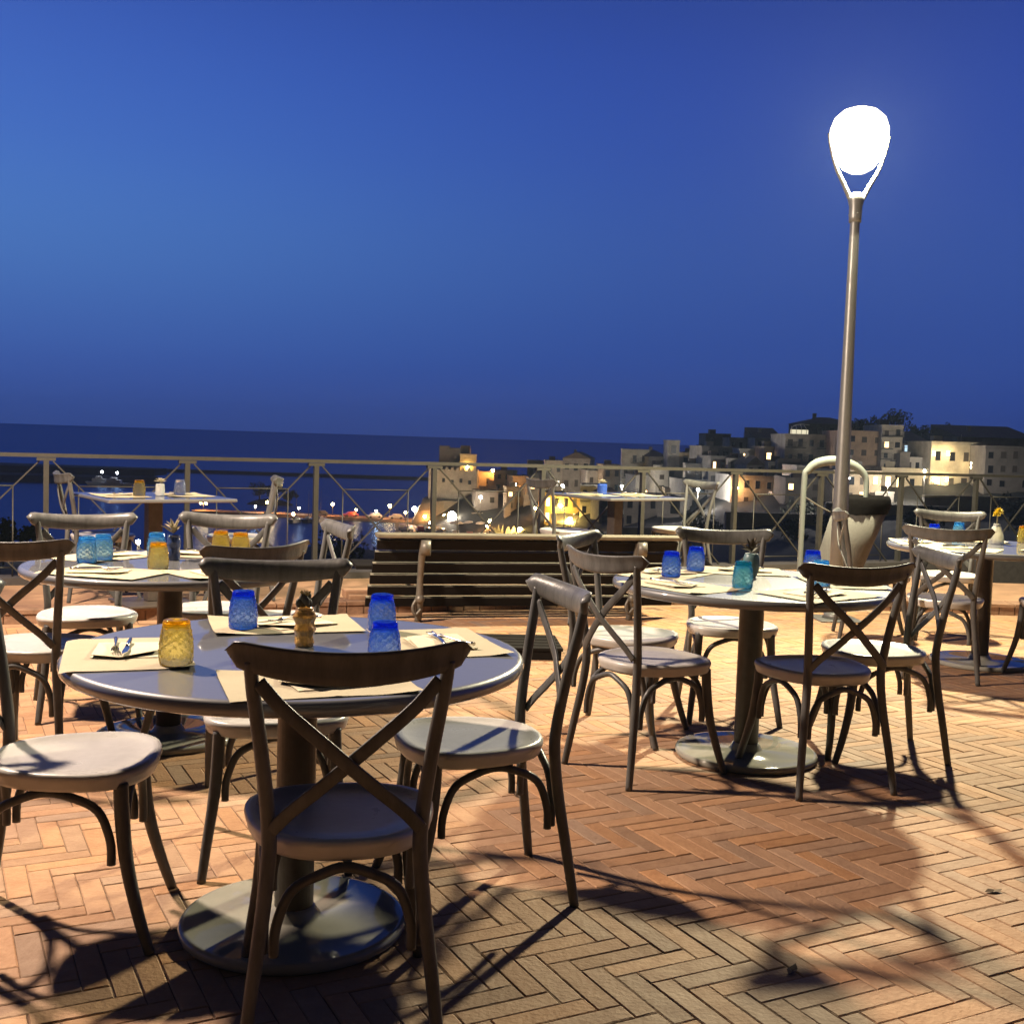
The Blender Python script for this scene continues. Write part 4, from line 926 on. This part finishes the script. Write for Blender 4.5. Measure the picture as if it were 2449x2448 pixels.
def town_lamp(x, y, z, h_, r_=.3, col=(1, .62, .25), s=700, lab='', name='town_lamp', twin=False):
    """small street or wall lamp: post standing on the ground, glowing globe"""
    L = empty(name, (x, y, z-h_), 0, lab, 'street lamp')
    if h_ > .05:
        b = MB(); b.lathe([(.09, 0), (.06, h_-r_*.7)], 6); b.build('post', M_iron, L)
    xs = (-.7, .7) if twin else (0,)
    if twin: b = MB(); b.bar((-.7, 0, h_-.3), (.7, 0, h_-.3), .08, .08); b.build('arm', M_iron, L)
    for q in xs: b = MB(); b.sphere((q, 0, h_), r_, 10, 6); b.build('globe', emis('town_lamp_light', col, s), L)
    return L
OR = (1, .46, .13); WH = (1, .86, .66); YE = (1, .66, .16)
for a in [
 (-85.0, 314, -19.0, 2.1, .42, OR, 260, 'twin headed lamp on the pier seen left of the left square table', 'town_lamp', True),
 (-66.2, 312, -18.3, 2.7, .42, OR, 260, 'twin headed lamp on the pier beside the dark islet', 'town_lamp', True),
 (-48.6, 309, -18.0, 3.0, .40, OR, 260, 'single lamp on the pier above the row of moored cars', 'town_lamp'),
 (-32.8, 306, -17.8, 3.2, .42, OR, 300, 'single lamp on the pier just left of the castle railing bay', 'town_lamp'),
 (-24.5, 287, -17.2, 3.8, .62, WH, 300, 'big warm lamp at the foot of the castle rock by the water', 'town_lamp'),
 (-21.6, 283, -18.7, 2.4, .36, OR, 300, 'smaller lamp just right of the big warm lamp at the castle rock', 'town_lamp'),
 (-14.2, 270, -17.4, 3.6, 1.0, WH, 260, 'brightest white lamp over the harbour square', 'town_lamp'),
 (-10.8, 271, -17.6, 3.4, .5, WH, 420, 'white lamp above the parasols on the harbour square', 'town_lamp'),
 (-7.48, 268, -12.7, 4.0, .36, WH, 400, 'small white lamp on the path halfway up the castle cliff', 'town_lamp'),
 (-4.56, 240, -16.2, 3.6, .36, OR, 320, 'orange lamp beside the ruined quay walls', 'town_lamp'),
 (.53, 271, -9.6, 2.8, .34, OR, 400, 'lamp above the roofs right of the castle', 'town_lamp'),
 (1.70, 234, -17.4, 3.2, .55, YE, 420, 'yellow lamp low down left of the awning', 'town_lamp'),
 (10.9, 252, -8.9, 3.0, .42, WH, 420, 'warm lamp on the hill road right above the restaurant', 'town_lamp'),
 (8.6, 229, -15.2, 2.6, .35, YE, 500, 'yellow lamp before the glowing restaurant front', 'town_lamp'),
 (36.2, 184.5, -5.5, 3.0, .22, OR, 500, 'small orange lamp low in front of the wide grey house', 'town_lamp'),
 (53.1, 162, -3.4, 3.0, .32, WH, 420, 'pair of bright bulbs beside the tan house shop window', 'town_lamp'),
 (44.0, 150, -2.5, 5.5, .16, (1, .93, .84), 5500, 'added fill lamp on the slope below the big stone palace', 'town_lamp'),  # this and the next three: strong lamps added to lift the facades
 (57.5, 160, -1.4, 5.0, .16, (1, .93, .84), 4500, 'added fill lamp on the road below the reddish brown block', 'town_lamp'),
 (30.0, 185, -6.0, 4.0, .16, (1, .93, .86), 6500, 'added fill lamp below the slim white tower', 'town_lamp'),
 (20.5, 215, -7.0, 5.0, .16, (1, .9, .75), 6000, 'added fill lamp among the stepped houses', 'town_lamp'),
 (-25.2, 62, -4.75, 1.3, .11, WH, 260, 'small white lamp in the dark scrub at the far left', 'garden_lamp'),
 (-23.6, 62, -4.8, 1.3, .11, WH, 260, 'small white lamp right of the other one in the dark scrub', 'garden_lamp'),
 (-20.3, 62, -4.95, 1.1, .12, WH, 260, 'small white lamp behind the two pale blue tumblers', 'garden_lamp'),
 (-70, 311, -19.4, 1.6, .26, WH, 200, 'small bright dot of a lamp on the pier between the twin and single lamps', 'town_lamp'),
 (-58.0, 310.5, -19.4, 1.6, .26, WH, 200, 'small bright dot of a lamp on the pier above the sailing boats', 'town_lamp'),
 (-42.0, 307.5, -19.2, 1.8, .26, OR, 300, 'small orange dot of a lamp on the pier near the third parked car', 'town_lamp'),
 (-36.5, 306.4, -19.3, 1.6, .24, WH, 200, 'small white dot of a lamp on the pier near the second parked car', 'town_lamp'),
 (-28.0, 300.0, -19.0, 2.0, .30, OR, 500, 'small orange lamp where the pier meets the quay', 'town_lamp'),
 (-19.0, 266.0, -18.9, 2.0, .32, OR, 600, 'orange lamp among the cars left of the harbour square', 'town_lamp'),
 (-16.5, 279.0, -18.0, 2.6, .32, YE, 700, 'yellow lamp against the foot of the castle wall', 'town_lamp'),
 (-5.5, 256.0, -18.5, 2.4, .30, OR, 500, 'orange lamp at the right end of the harbour square', 'town_lamp'),
 (5.0, 246.0, -13.5, 3.4, .28, OR, 500, 'orange lamp in the lane left of the glowing restaurant', 'town_lamp'),
 (-90, 250, -24.5+6.5, 4, .01, WH, 1, 'x', 'x'),
]:
    if a[8] == 'x': continue
    town_lamp(*a)
for i, (x, z, wh) in enumerate(((62.74, 1.11, 'left of the upper door'), (64.85, 1.18, 'right of the upper door'), (62.9, -2.75, 'left of the lower door'), (64.82, -2.69, 'right of the lower door'), (68.6, -.5, 'between the two window columns'))):
    r_ = .3 if i < 4 else .5
    L = empty('wall_lamp', (x, 171.1, z), 0, 'glowing wall lamp %s of the cream villa' % wh, 'wall lamp', 'wall lamps of the villa')
    b = MB(); b.lathe([(.02, -r_), (r_*.6, -r_*.8), (r_*.45, 0), (r_*.6, r_*.8), (.02, r_)], 10); b.build('lit_shade', emis('wall_lamp_light', (1, .78, .42), 150), L)
    b = MB(); b.box(-.05, .05, .1, .75, -.05, .05); b.build('bracket', M_iron, L)
town_lamp(-11.6, 288.7, -6.3, .25, .3, YE, 420, 'flood lamp lighting the castle tower yellow from its foot', 'flood_lamp')
town_lamp(-5.3, 298, -7.2, .8, .4, OR, 500, 'lamp on the low sand house joined to the castle', 'flood_lamp')

# quay with parked cars, parasols, awning, ruined walls
b = MB(); b.prism([(-27, 258), (-3, 240), (0, 240), (2, 262), (-8, 284), (-26, 284)], -25, -20.95)
tag(b.build('quay', M_quay), kind='structure')
b = MB(); b.prism([(-25, 282), (-25, 302), (-60, 309), (-88, 313), (-88, 319), (-58, 317), (-22, 310), (-22, 282)], -25, -21.2)
tag(b.build('pier', M_quay), kind='structure')
CC = [mat('car_'+n_, c_, .3, coat=.6) for n_, c_ in (('silver', (.35, .35, .35)), ('dark', (.05, .05, .06)), ('red', (.35, .06, .04)), ('white', (.6, .6, .6)))]
CN = ['silver', 'dark', 'red', 'white']
def small_car(x, y, z, rz, ci, lab):
    c = empty('parked_car', (x, y, z), rz, lab, 'car', 'cars parked on the quay')
    b = MB(); b.box(-2, 2, -.85, .85, .25, .85, .12); b.add([(-1.3, -.78, .85), (1.6, -.78, .85), (1.6, .78, .85), (-1.3, .78, .85), (-.7, -.65, 1.4), (1.2, -.65, 1.4), (1.2, .65, 1.4), (-.7, .65, 1.4)], [(4, 5, 6, 7), (0, 1, 5, 4), (1, 2, 6, 5), (2, 3, 7, 6), (3, 0, 4, 7)]); b.build('car_body', CC[ci], c)
    for q in (-1.2, 1.2):
        for w_ in (-.88, .68): b = MB(); b.tube([(q, w_, .32), (q, w_+.2, .32)], .32, n=10, sub=1); b.build('wheel', M_tyre, c)
spots = [(-25.6, 268), (-24.0, 263), (-21.0, 262.5), (-18.5, 259.5), (-15.8, 257.5), (-12.4, 254.5), (-9.2, 252), (-6.4, 249.5), (-31, 305.5), (-37, 306.8), (-43.5, 308), (-52, 310)]
wh_ = ['leftmost on the quay', 'second from the left on the quay', 'third from the left on the quay', 'left of the railing post on the quay', 'right of the railing post on the quay', 'near the middle of the quay', 'near the ruined walls', 'at the right end of the quay', 'on the pier nearest the quay', 'second on the pier from the quay', 'third on the pier from the quay', 'last on the pier, farthest left']
for i, ((x, y), wq) in enumerate(zip(spots, wh_)):
    small_car(x, y, -20.95 if i < 8 else -21.2, random.Random(i).random()*.6+(1.2 if i < 8 else .1), i*3 % 4, 'small %s car parked %s' % (CN[i*3 % 4], wq))
for i, (x, y, wq) in enumerate(((-12.6, 262, 'left'), (-9.7, 263, 'middle'), (-7.0, 262, 'right'))):
    P = empty('parasol', (x, y, -20.95), 0, 'pale parasol on the harbour square, the %s one of three' % wq, 'parasol', 'parasols on the harbour square')
    b = MB(); b.lathe([(1.6, 2.5), (.9, 2.85), (.02, 3.05)], 8, close=False, smooth=False); b.lathe([(1.6, 2.35), (1.6, 2.5)], 8, close=False, smooth=False); b.build('canopy', M_awning, P)
    b = MB(); b.lathe([(.05, 0), (.05, 3.0)], 6); b.build('pole', M_iron, P)
A = empty('awning', (10.9, 226, -17.5), R(3), 'white lit awning below the ochre restaurant', 'awning')
b = MB(); b.add([(-3, 0, 2.4), (3, 0, 2.1), (3, 4, 3.6), (-3, 4, 3.9), (-3, 0, 2.3), (3, 0, 2.0), (3, 4, 3.5), (-3, 4, 3.8), (0, -.3, 2.9), (0, 4, 4.2)], [(0, 8, 9, 3), (8, 1, 2, 9), (7, 6, 5, 4), (0, 4, 5, 1, 8), (1, 5, 6, 2), (3, 7, 4, 0)]); b.build('cloth', M_awning, A)
for x in (-2.9, 2.9): b = MB(); b.box(x-.05, x+.05, .05, .15, 0, 2.2); b.build('pole', M_iron, A)
town_lamp(11.5, 225.2, -14.3, 3.0, .45, YE, 420, 'lamp shining on the white awning', 'town_lamp')
town_lamp(10.0, 234.6, -12.2, 3.6, .3, YE, 900, 'yellow lamp close to the ochre restaurant wall', 'town_lamp')
rgr = random.Random(9)
for i, (x, w) in enumerate(((-2.6, 1.8), (-.2, 2.0))):
    b = MB(); hh = [4.2+rgr.uniform(-1.2, .6) for _ in range(7)]
    vs = [(x-w/2+w*q/6, y, -.5) for y in (0, .7) for q in range(7)]+[(x-w/2+w*q/6, y, hh[q]) for y in (0, .7) for q in range(7)]
    fs = [(q, q+1, 15+q, 14+q) for q in range(6)]+[(8+q, 7+q, 21+q, 22+q) for q in range(6)]+[(14+q, 15+q, 22+q, 21+q) for q in range(6)]+[(0, 14, 21, 7), (6, 13, 27, 20)]
    o = b.add(vs, fs).build('ruined_wall', MW['pale'], loc=(0, 236, -21)); tag(o, '%s of two broken pale walls standing on the quay' % ('left one' if i == 0 else 'right one'), 'ruin')

# islet, headland, breakwater
def rocky(name, pts, zb, zt, mat_, seed, kind='structure', lab=None, cat=None, steps=5):
    r_ = random.Random(seed); n_ = len(pts); cx = sum(p[0] for p in pts)/n_; cy = sum(p[1] for p in pts)/n_; vs = []
    for k in range(steps):
        s_ = 1-.75*(k/(steps-1))**1.5; zq = zb+(zt-zb)*k/(steps-1)
        for (x, y) in pts: vs.append((cx+(x-cx)*s_+r_.uniform(-1, 1)*.03*abs(zt-zb), cy+(y-cy)*s_, zq+r_.uniform(-.1, .1)*(zt-zb)*(k > 0)))
    fs = [(k*n_+j, k*n_+(j+1) % n_, (k+1)*n_+(j+1) % n_, (k+1)*n_+j) for k in range(steps-1) for j in range(n_)]+[tuple(range((steps-1)*n_, steps*n_))]
    o = MB().add(vs, fs).build(name, mat_); tag(o, lab, cat, None, kind); return o
M_isl = mat('dark_islet_rock', (.03, .028, .022), .95, noise=.5, nscale=.3, bump=.6, bscale=1)
rocky('islet', [(-76.7+8*math.cos(a*.5236), 362+6*math.sin(a*.5236)) for a in range(12)], -22.3, -20.3, M_isl, 4)
hl = [(-330, 470), (-250, 455), (-200, 448), (-160, 458), (-146, 470), (-160, 500), (-230, 520), (-330, 520)]
b = MB(); b.prism([(x, y) for x, y in hl], -23, -19.2); b.prism([(-325, 480), (-200, 470), (-150, 478), (-150, 495), (-325, 510)], -19.2, -16.4)
tag(b.build('headland', M_isl), kind='structure')
b = MB(); b.prism([(-190, 596), (-40, 596), (-40, 602), (-190, 602)], -23, -20.4); tag(b.build('breakwater', M_isl), kind='structure')

# trees: trunk, limbs and leaf clumps spread through the crown
def make_tree(name, loc, h_, w_, seed, lab, grp, M_l=M_leaf, nleaf=420, leafs=.32, tall=False):
    T = empty(name, loc, 0, lab, 'tree', grp); r_ = random.Random(seed)
    b = MB(); b.tube([(0, 0, -.5), (r_.uniform(-.1, .1)*w_, 0, h_*.3), (r_.uniform(-.1, .1)*w_, 0, h_*.62)], [.05*h_, .04*h_, .015*h_], n=6, sub=2)
    for k in range(5):
        a = r_.random()*6.28; b.tube([(0, 0, h_*(.25+.06*k)), (w_*.2*math.cos(a), w_*.2*math.sin(a), h_*(.4+.07*k)), (w_*.36*math.cos(a), w_*.36*math.sin(a), h_*(.55+.07*k))], [.02*h_, .012*h_, .005*h_], n=5, sub=2)
    b.build('trunk', M_bark, T)
    cl = [(r_.gauss(0, .2)*w_, r_.gauss(0, .2)*w_, h_*r_.uniform(.35, .92), r_.uniform(.14, .26)*w_) for _ in range(9 if not tall else 7)]
    b = MB()
    for k in range(nleaf):
        c = cl[k % len(cl)]; d = Vector((r_.gauss(0, 1), r_.gauss(0, 1), r_.gauss(0, 1))).normalized()*c[3]*r_.random()**.4
        p = Vector(c[:3])+d; s_ = leafs*r_.uniform(.6, 1.3)
        u_ = Vector((r_.gauss(0, 1), r_.gauss(0, 1), r_.gauss(0, 1))).normalized(); v_ = u_.orthogonal().normalized()
        b.add([p-u_*s_, p+v_*s_*.6, p+u_*s_, p-v_*s_*.6], [(0, 1, 2, 3)])
    b.build('crown', M_l, T); return T
for i, (x, y, z, h_, w_, lab) in enumerate([
 (59.5, 197, 3.5, 3.2, 4.5, 'low dark tree on the hill crest just right of the lamp post'),
 (62.4, 198, 3.6, 3.6, 4.6, 'round dark tree on the hill crest between two others'),
 (67.0, 200, 3.6, 4.4, 5.4, 'tallest dark tree on the hill crest above the narrow stone house'),
 (71.5, 202, 3.2, 2.6, 4.5, 'small dark tree on the crest right of the tallest one'),
 (77.0, 206, 3.0, 2.6, 6.0, 'wide low tree at the right end of the crest above the villa'),
 (40.0, 238, -2, 3.2, 5, 'dark tree on the crest left of the big stone palace'),
 (35.0, 240, -3.5, 3.2, 4.2, 'dark tree on the crest above the tan stepped house'),
 (3.2, 284, -11.5, 3.6, 4.2, 'dark tree on the skyline between castle and gabled house')]):
    make_tree('tree', (x, y, z), h_, w_, 20+i, lab, 'trees on the skyline of the town')
for i, (x, y, z, h_, w_, lab) in enumerate([
 (-80, 361, -20.6, 5.2, 6.5, 'dense dark tree on the islet, left one'), (-75.0, 362, -20.6, 4.4, 6.5, 'dense dark tree on the islet, middle one'), (-70.6, 361, -20.8, 3.0, 5.0, 'low dark tree on the islet, right one'),
 (-22.6, 50, -5.6, 3.0, 2.2, 'dark bushy tree at the left picture edge below the railing'), (-21.2, 50.5, -5.6, 2.3, 1.5, 'small dark tree with a pointed top beside the bushy one'),
 (-9.0, 62, -6.0, 1.6, 4.5, 'low dark bush beyond the left end of the bench')]):
    make_tree('tree', (x, y, z), h_, w_, 50+i, lab, 'dark trees by the water', nleaf=520, leafs=.32 if y > 100 else .13)

for i, (x, y, h_, w_, lab) in enumerate(((30, 120, 2.2, 4, 'dark bush below the slim white tower, near the railing'), (36, 128, 1.8, 4.5, 'flat dark bush below the long pale house row'), (42, 118, 2.4, 4, 'dark bush showing left of the litter bin hoop'), (49, 132, 2.0, 5, 'dark bush showing inside the litter bin hoop'),
  (56, 124, 2.2, 5, 'dark bush below the tan house with the shop window'), (22, 130, 2.4, 5, 'dark bush below the dark wide house behind the far table'), (12, 138, 2.6, 5, 'dark bush below the white awning'), (62, 140, 2.2, 5, 'dark bush just under the villa'), (26, 160, 2.4, 5, 'small dark bush right above the right end of the far square table'), (38, 150, 2.0, 5, 'dark bush next to the small orange lamp on the slope'))):
    make_tree('bush', (x, y, ground_h(x/y, y)-.3), h_, w_, 80+i, lab, 'bushes on the dark slope', nleaf=260, leafs=.3)
for i, (x, y, L_, rz_) in enumerate(((33, 140, 14, .1), (47, 142, 16, -.05), (60, 148, 14, .08), (20, 150, 12, .2))):
    o = MB().box(-L_/2, L_/2, -.3, .3, -2, 1.6).build('retaining_wall', MW['stone'], loc=(x, y, ground_h(x/y, y)), rz=rz_); tag(o, 'low stone retaining wall on the dark slope, %s of four' % ('second from the left', 'third from the left', 'rightmost', 'leftmost')[i], 'wall', 'retaining walls on the slope')

# boats
def yacht(x, y, rz, L_, lab):
    Bt = empty('motor_yacht', (x, y, -22), rz, lab, 'boat', 'boats in the harbour'); h = L_/2
    b = MB(); vs = []
    for z, s_ in ((-.3, .8), (1.3, 1.0)):
        vs += [(-h*s_, -1.5*s_, z), (h*.5*s_, -1.6*s_, z), (h*s_*1.05, 0, z+.2), (h*.5*s_, 1.6*s_, z), (-h*s_, 1.5*s_, z)]
    b.add(vs, [(4, 3, 2, 1, 0), (5, 6, 7, 8, 9)]+[(j, (j+1) % 5, 5+(j+1) % 5, 5+j) for j in range(5)]); b.build('hull', M_boat, Bt)
    b = MB(); b.box(-h*.6, h*.25, -1.1, 1.1, 1.35, 2.6, .1); b.box(-h*.4, 0, -.9, .9, 2.65, 3.4, .1); b.build('cabin', M_boat, Bt)
    b = MB(); b.sphere((0, 0, 5.2), .45, 8, 6); b.build('mast_light', emis('boat_light', (.9, .95, 1), 60), Bt)
    b = MB(); b.lathe([(.06, 3.4), (.04, 4.9)], 5); b.build('mast', M_iron, Bt)
yacht(-160.5, 446, .2, 12, 'white motor yacht with a bright mast light before the headland, left one')
yacht(-152.5, 440, -.1, 13, 'white motor yacht with a bright mast light before the headland, right one')
def sailboat(x, y, rz, lab, col):
    Bt = empty('sailing_boat', (x, y, -22), rz, lab, 'boat', 'boats in the harbour')
    b = MB(); vs = []
    for z, s_ in ((-.3, .7), (.9, 1.0)):
        vs += [(-3*s_, -.9*s_, z), (1.2*s_, -1.1*s_, z), (3.4*s_, 0, z+.15), (1.2*s_, 1.1*s_, z), (-3*s_, .9*s_, z)]
    b.add(vs, [(4, 3, 2, 1, 0), (5, 6, 7, 8, 9)]+[(j, (j+1) % 5, 5+(j+1) % 5, 5+j) for j in range(5)]); b.build('hull', col, Bt)
    b = MB(); b.lathe([(.07, .9), (.04, 8.2)], 5); b.bar((0, 0, 1.9), (-2.4, 0, 1.95), .1, .1); b.build('mast', M_iron, Bt)
    b = MB(); b.box(-1.4, .6, -.6, .6, .95, 1.5, .1); b.build('cabin', M_boat, Bt)
sailboat(-55.4, 293, 1.2, 'small sailing boat with a bare mast near the pier end, left one', M_boat)
sailboat(-52.6, 295, 1.4, 'small sailing boat with a bare mast near the pier end, middle one', CC[1])
sailboat(-49.8, 297, 1.3, 'small sailing boat with a bare mast near the pier end, right one', M_boat)
town_lamp(-57.5, 300, -20.4, 1.3, .4, OR, 260, 'orange lamp beside the moored sailing boats', 'town_lamp')
# dome shaped glazed terrace on the palace roof
P = empty('glass_pavilion', (48.4, 194, 3.5), 0, 'small lit pavilion with an arched white frame on the palace roof', 'pavilion')
b = MB()
for q in range(4): b.tube([(-1.6+q*.85, 0, 0), (-1.6+q*.85, 0, 1.2-.25*abs(q-2)), (-1.4+q*.7, .8, 1.8-.2*abs(q-2))], .045, n=5, sub=3)
b.tube([(-1.7, 0, .9), (-1.1, 0, 1.5), (0, 0, 1.75), (1.4, 0, 1.7)], .05, n=5); b.build('arched_frame', M_awning, P)
b = MB(); b.box(-1.6, 1.4, .5, .6, 0, .85); b.build('lit_panel', emis('pavilion_glow', (1, .9, .62), .9), P)
b = MB(); b.box(-1.8, 1.6, -.1, 1.8, -4, -.01); b.build('base', MW['stone'], P)

# ---------------------------------------------------------------- thin haze added to give the lamps a halo
b = MB(); b.box(-345, 330, -9, 620, -27.5, 14)
HM = bpy.data.materials.new('lamp_halo_haze'); HM.use_nodes = True; t = HM.node_tree; t.nodes.clear()
pv = t.nodes.new('ShaderNodeVolumePrincipled'); pv.inputs['Color'].default_value = (.60, .80, 1, 1); pv.inputs['Density'].default_value = .0004; pv.inputs['Anisotropy'].default_value = 0
t.links.new(pv.outputs[0], t.nodes.new('ShaderNodeOutputMaterial').inputs['Volume'])
tag(b.build('haze', HM), kind='stuff')
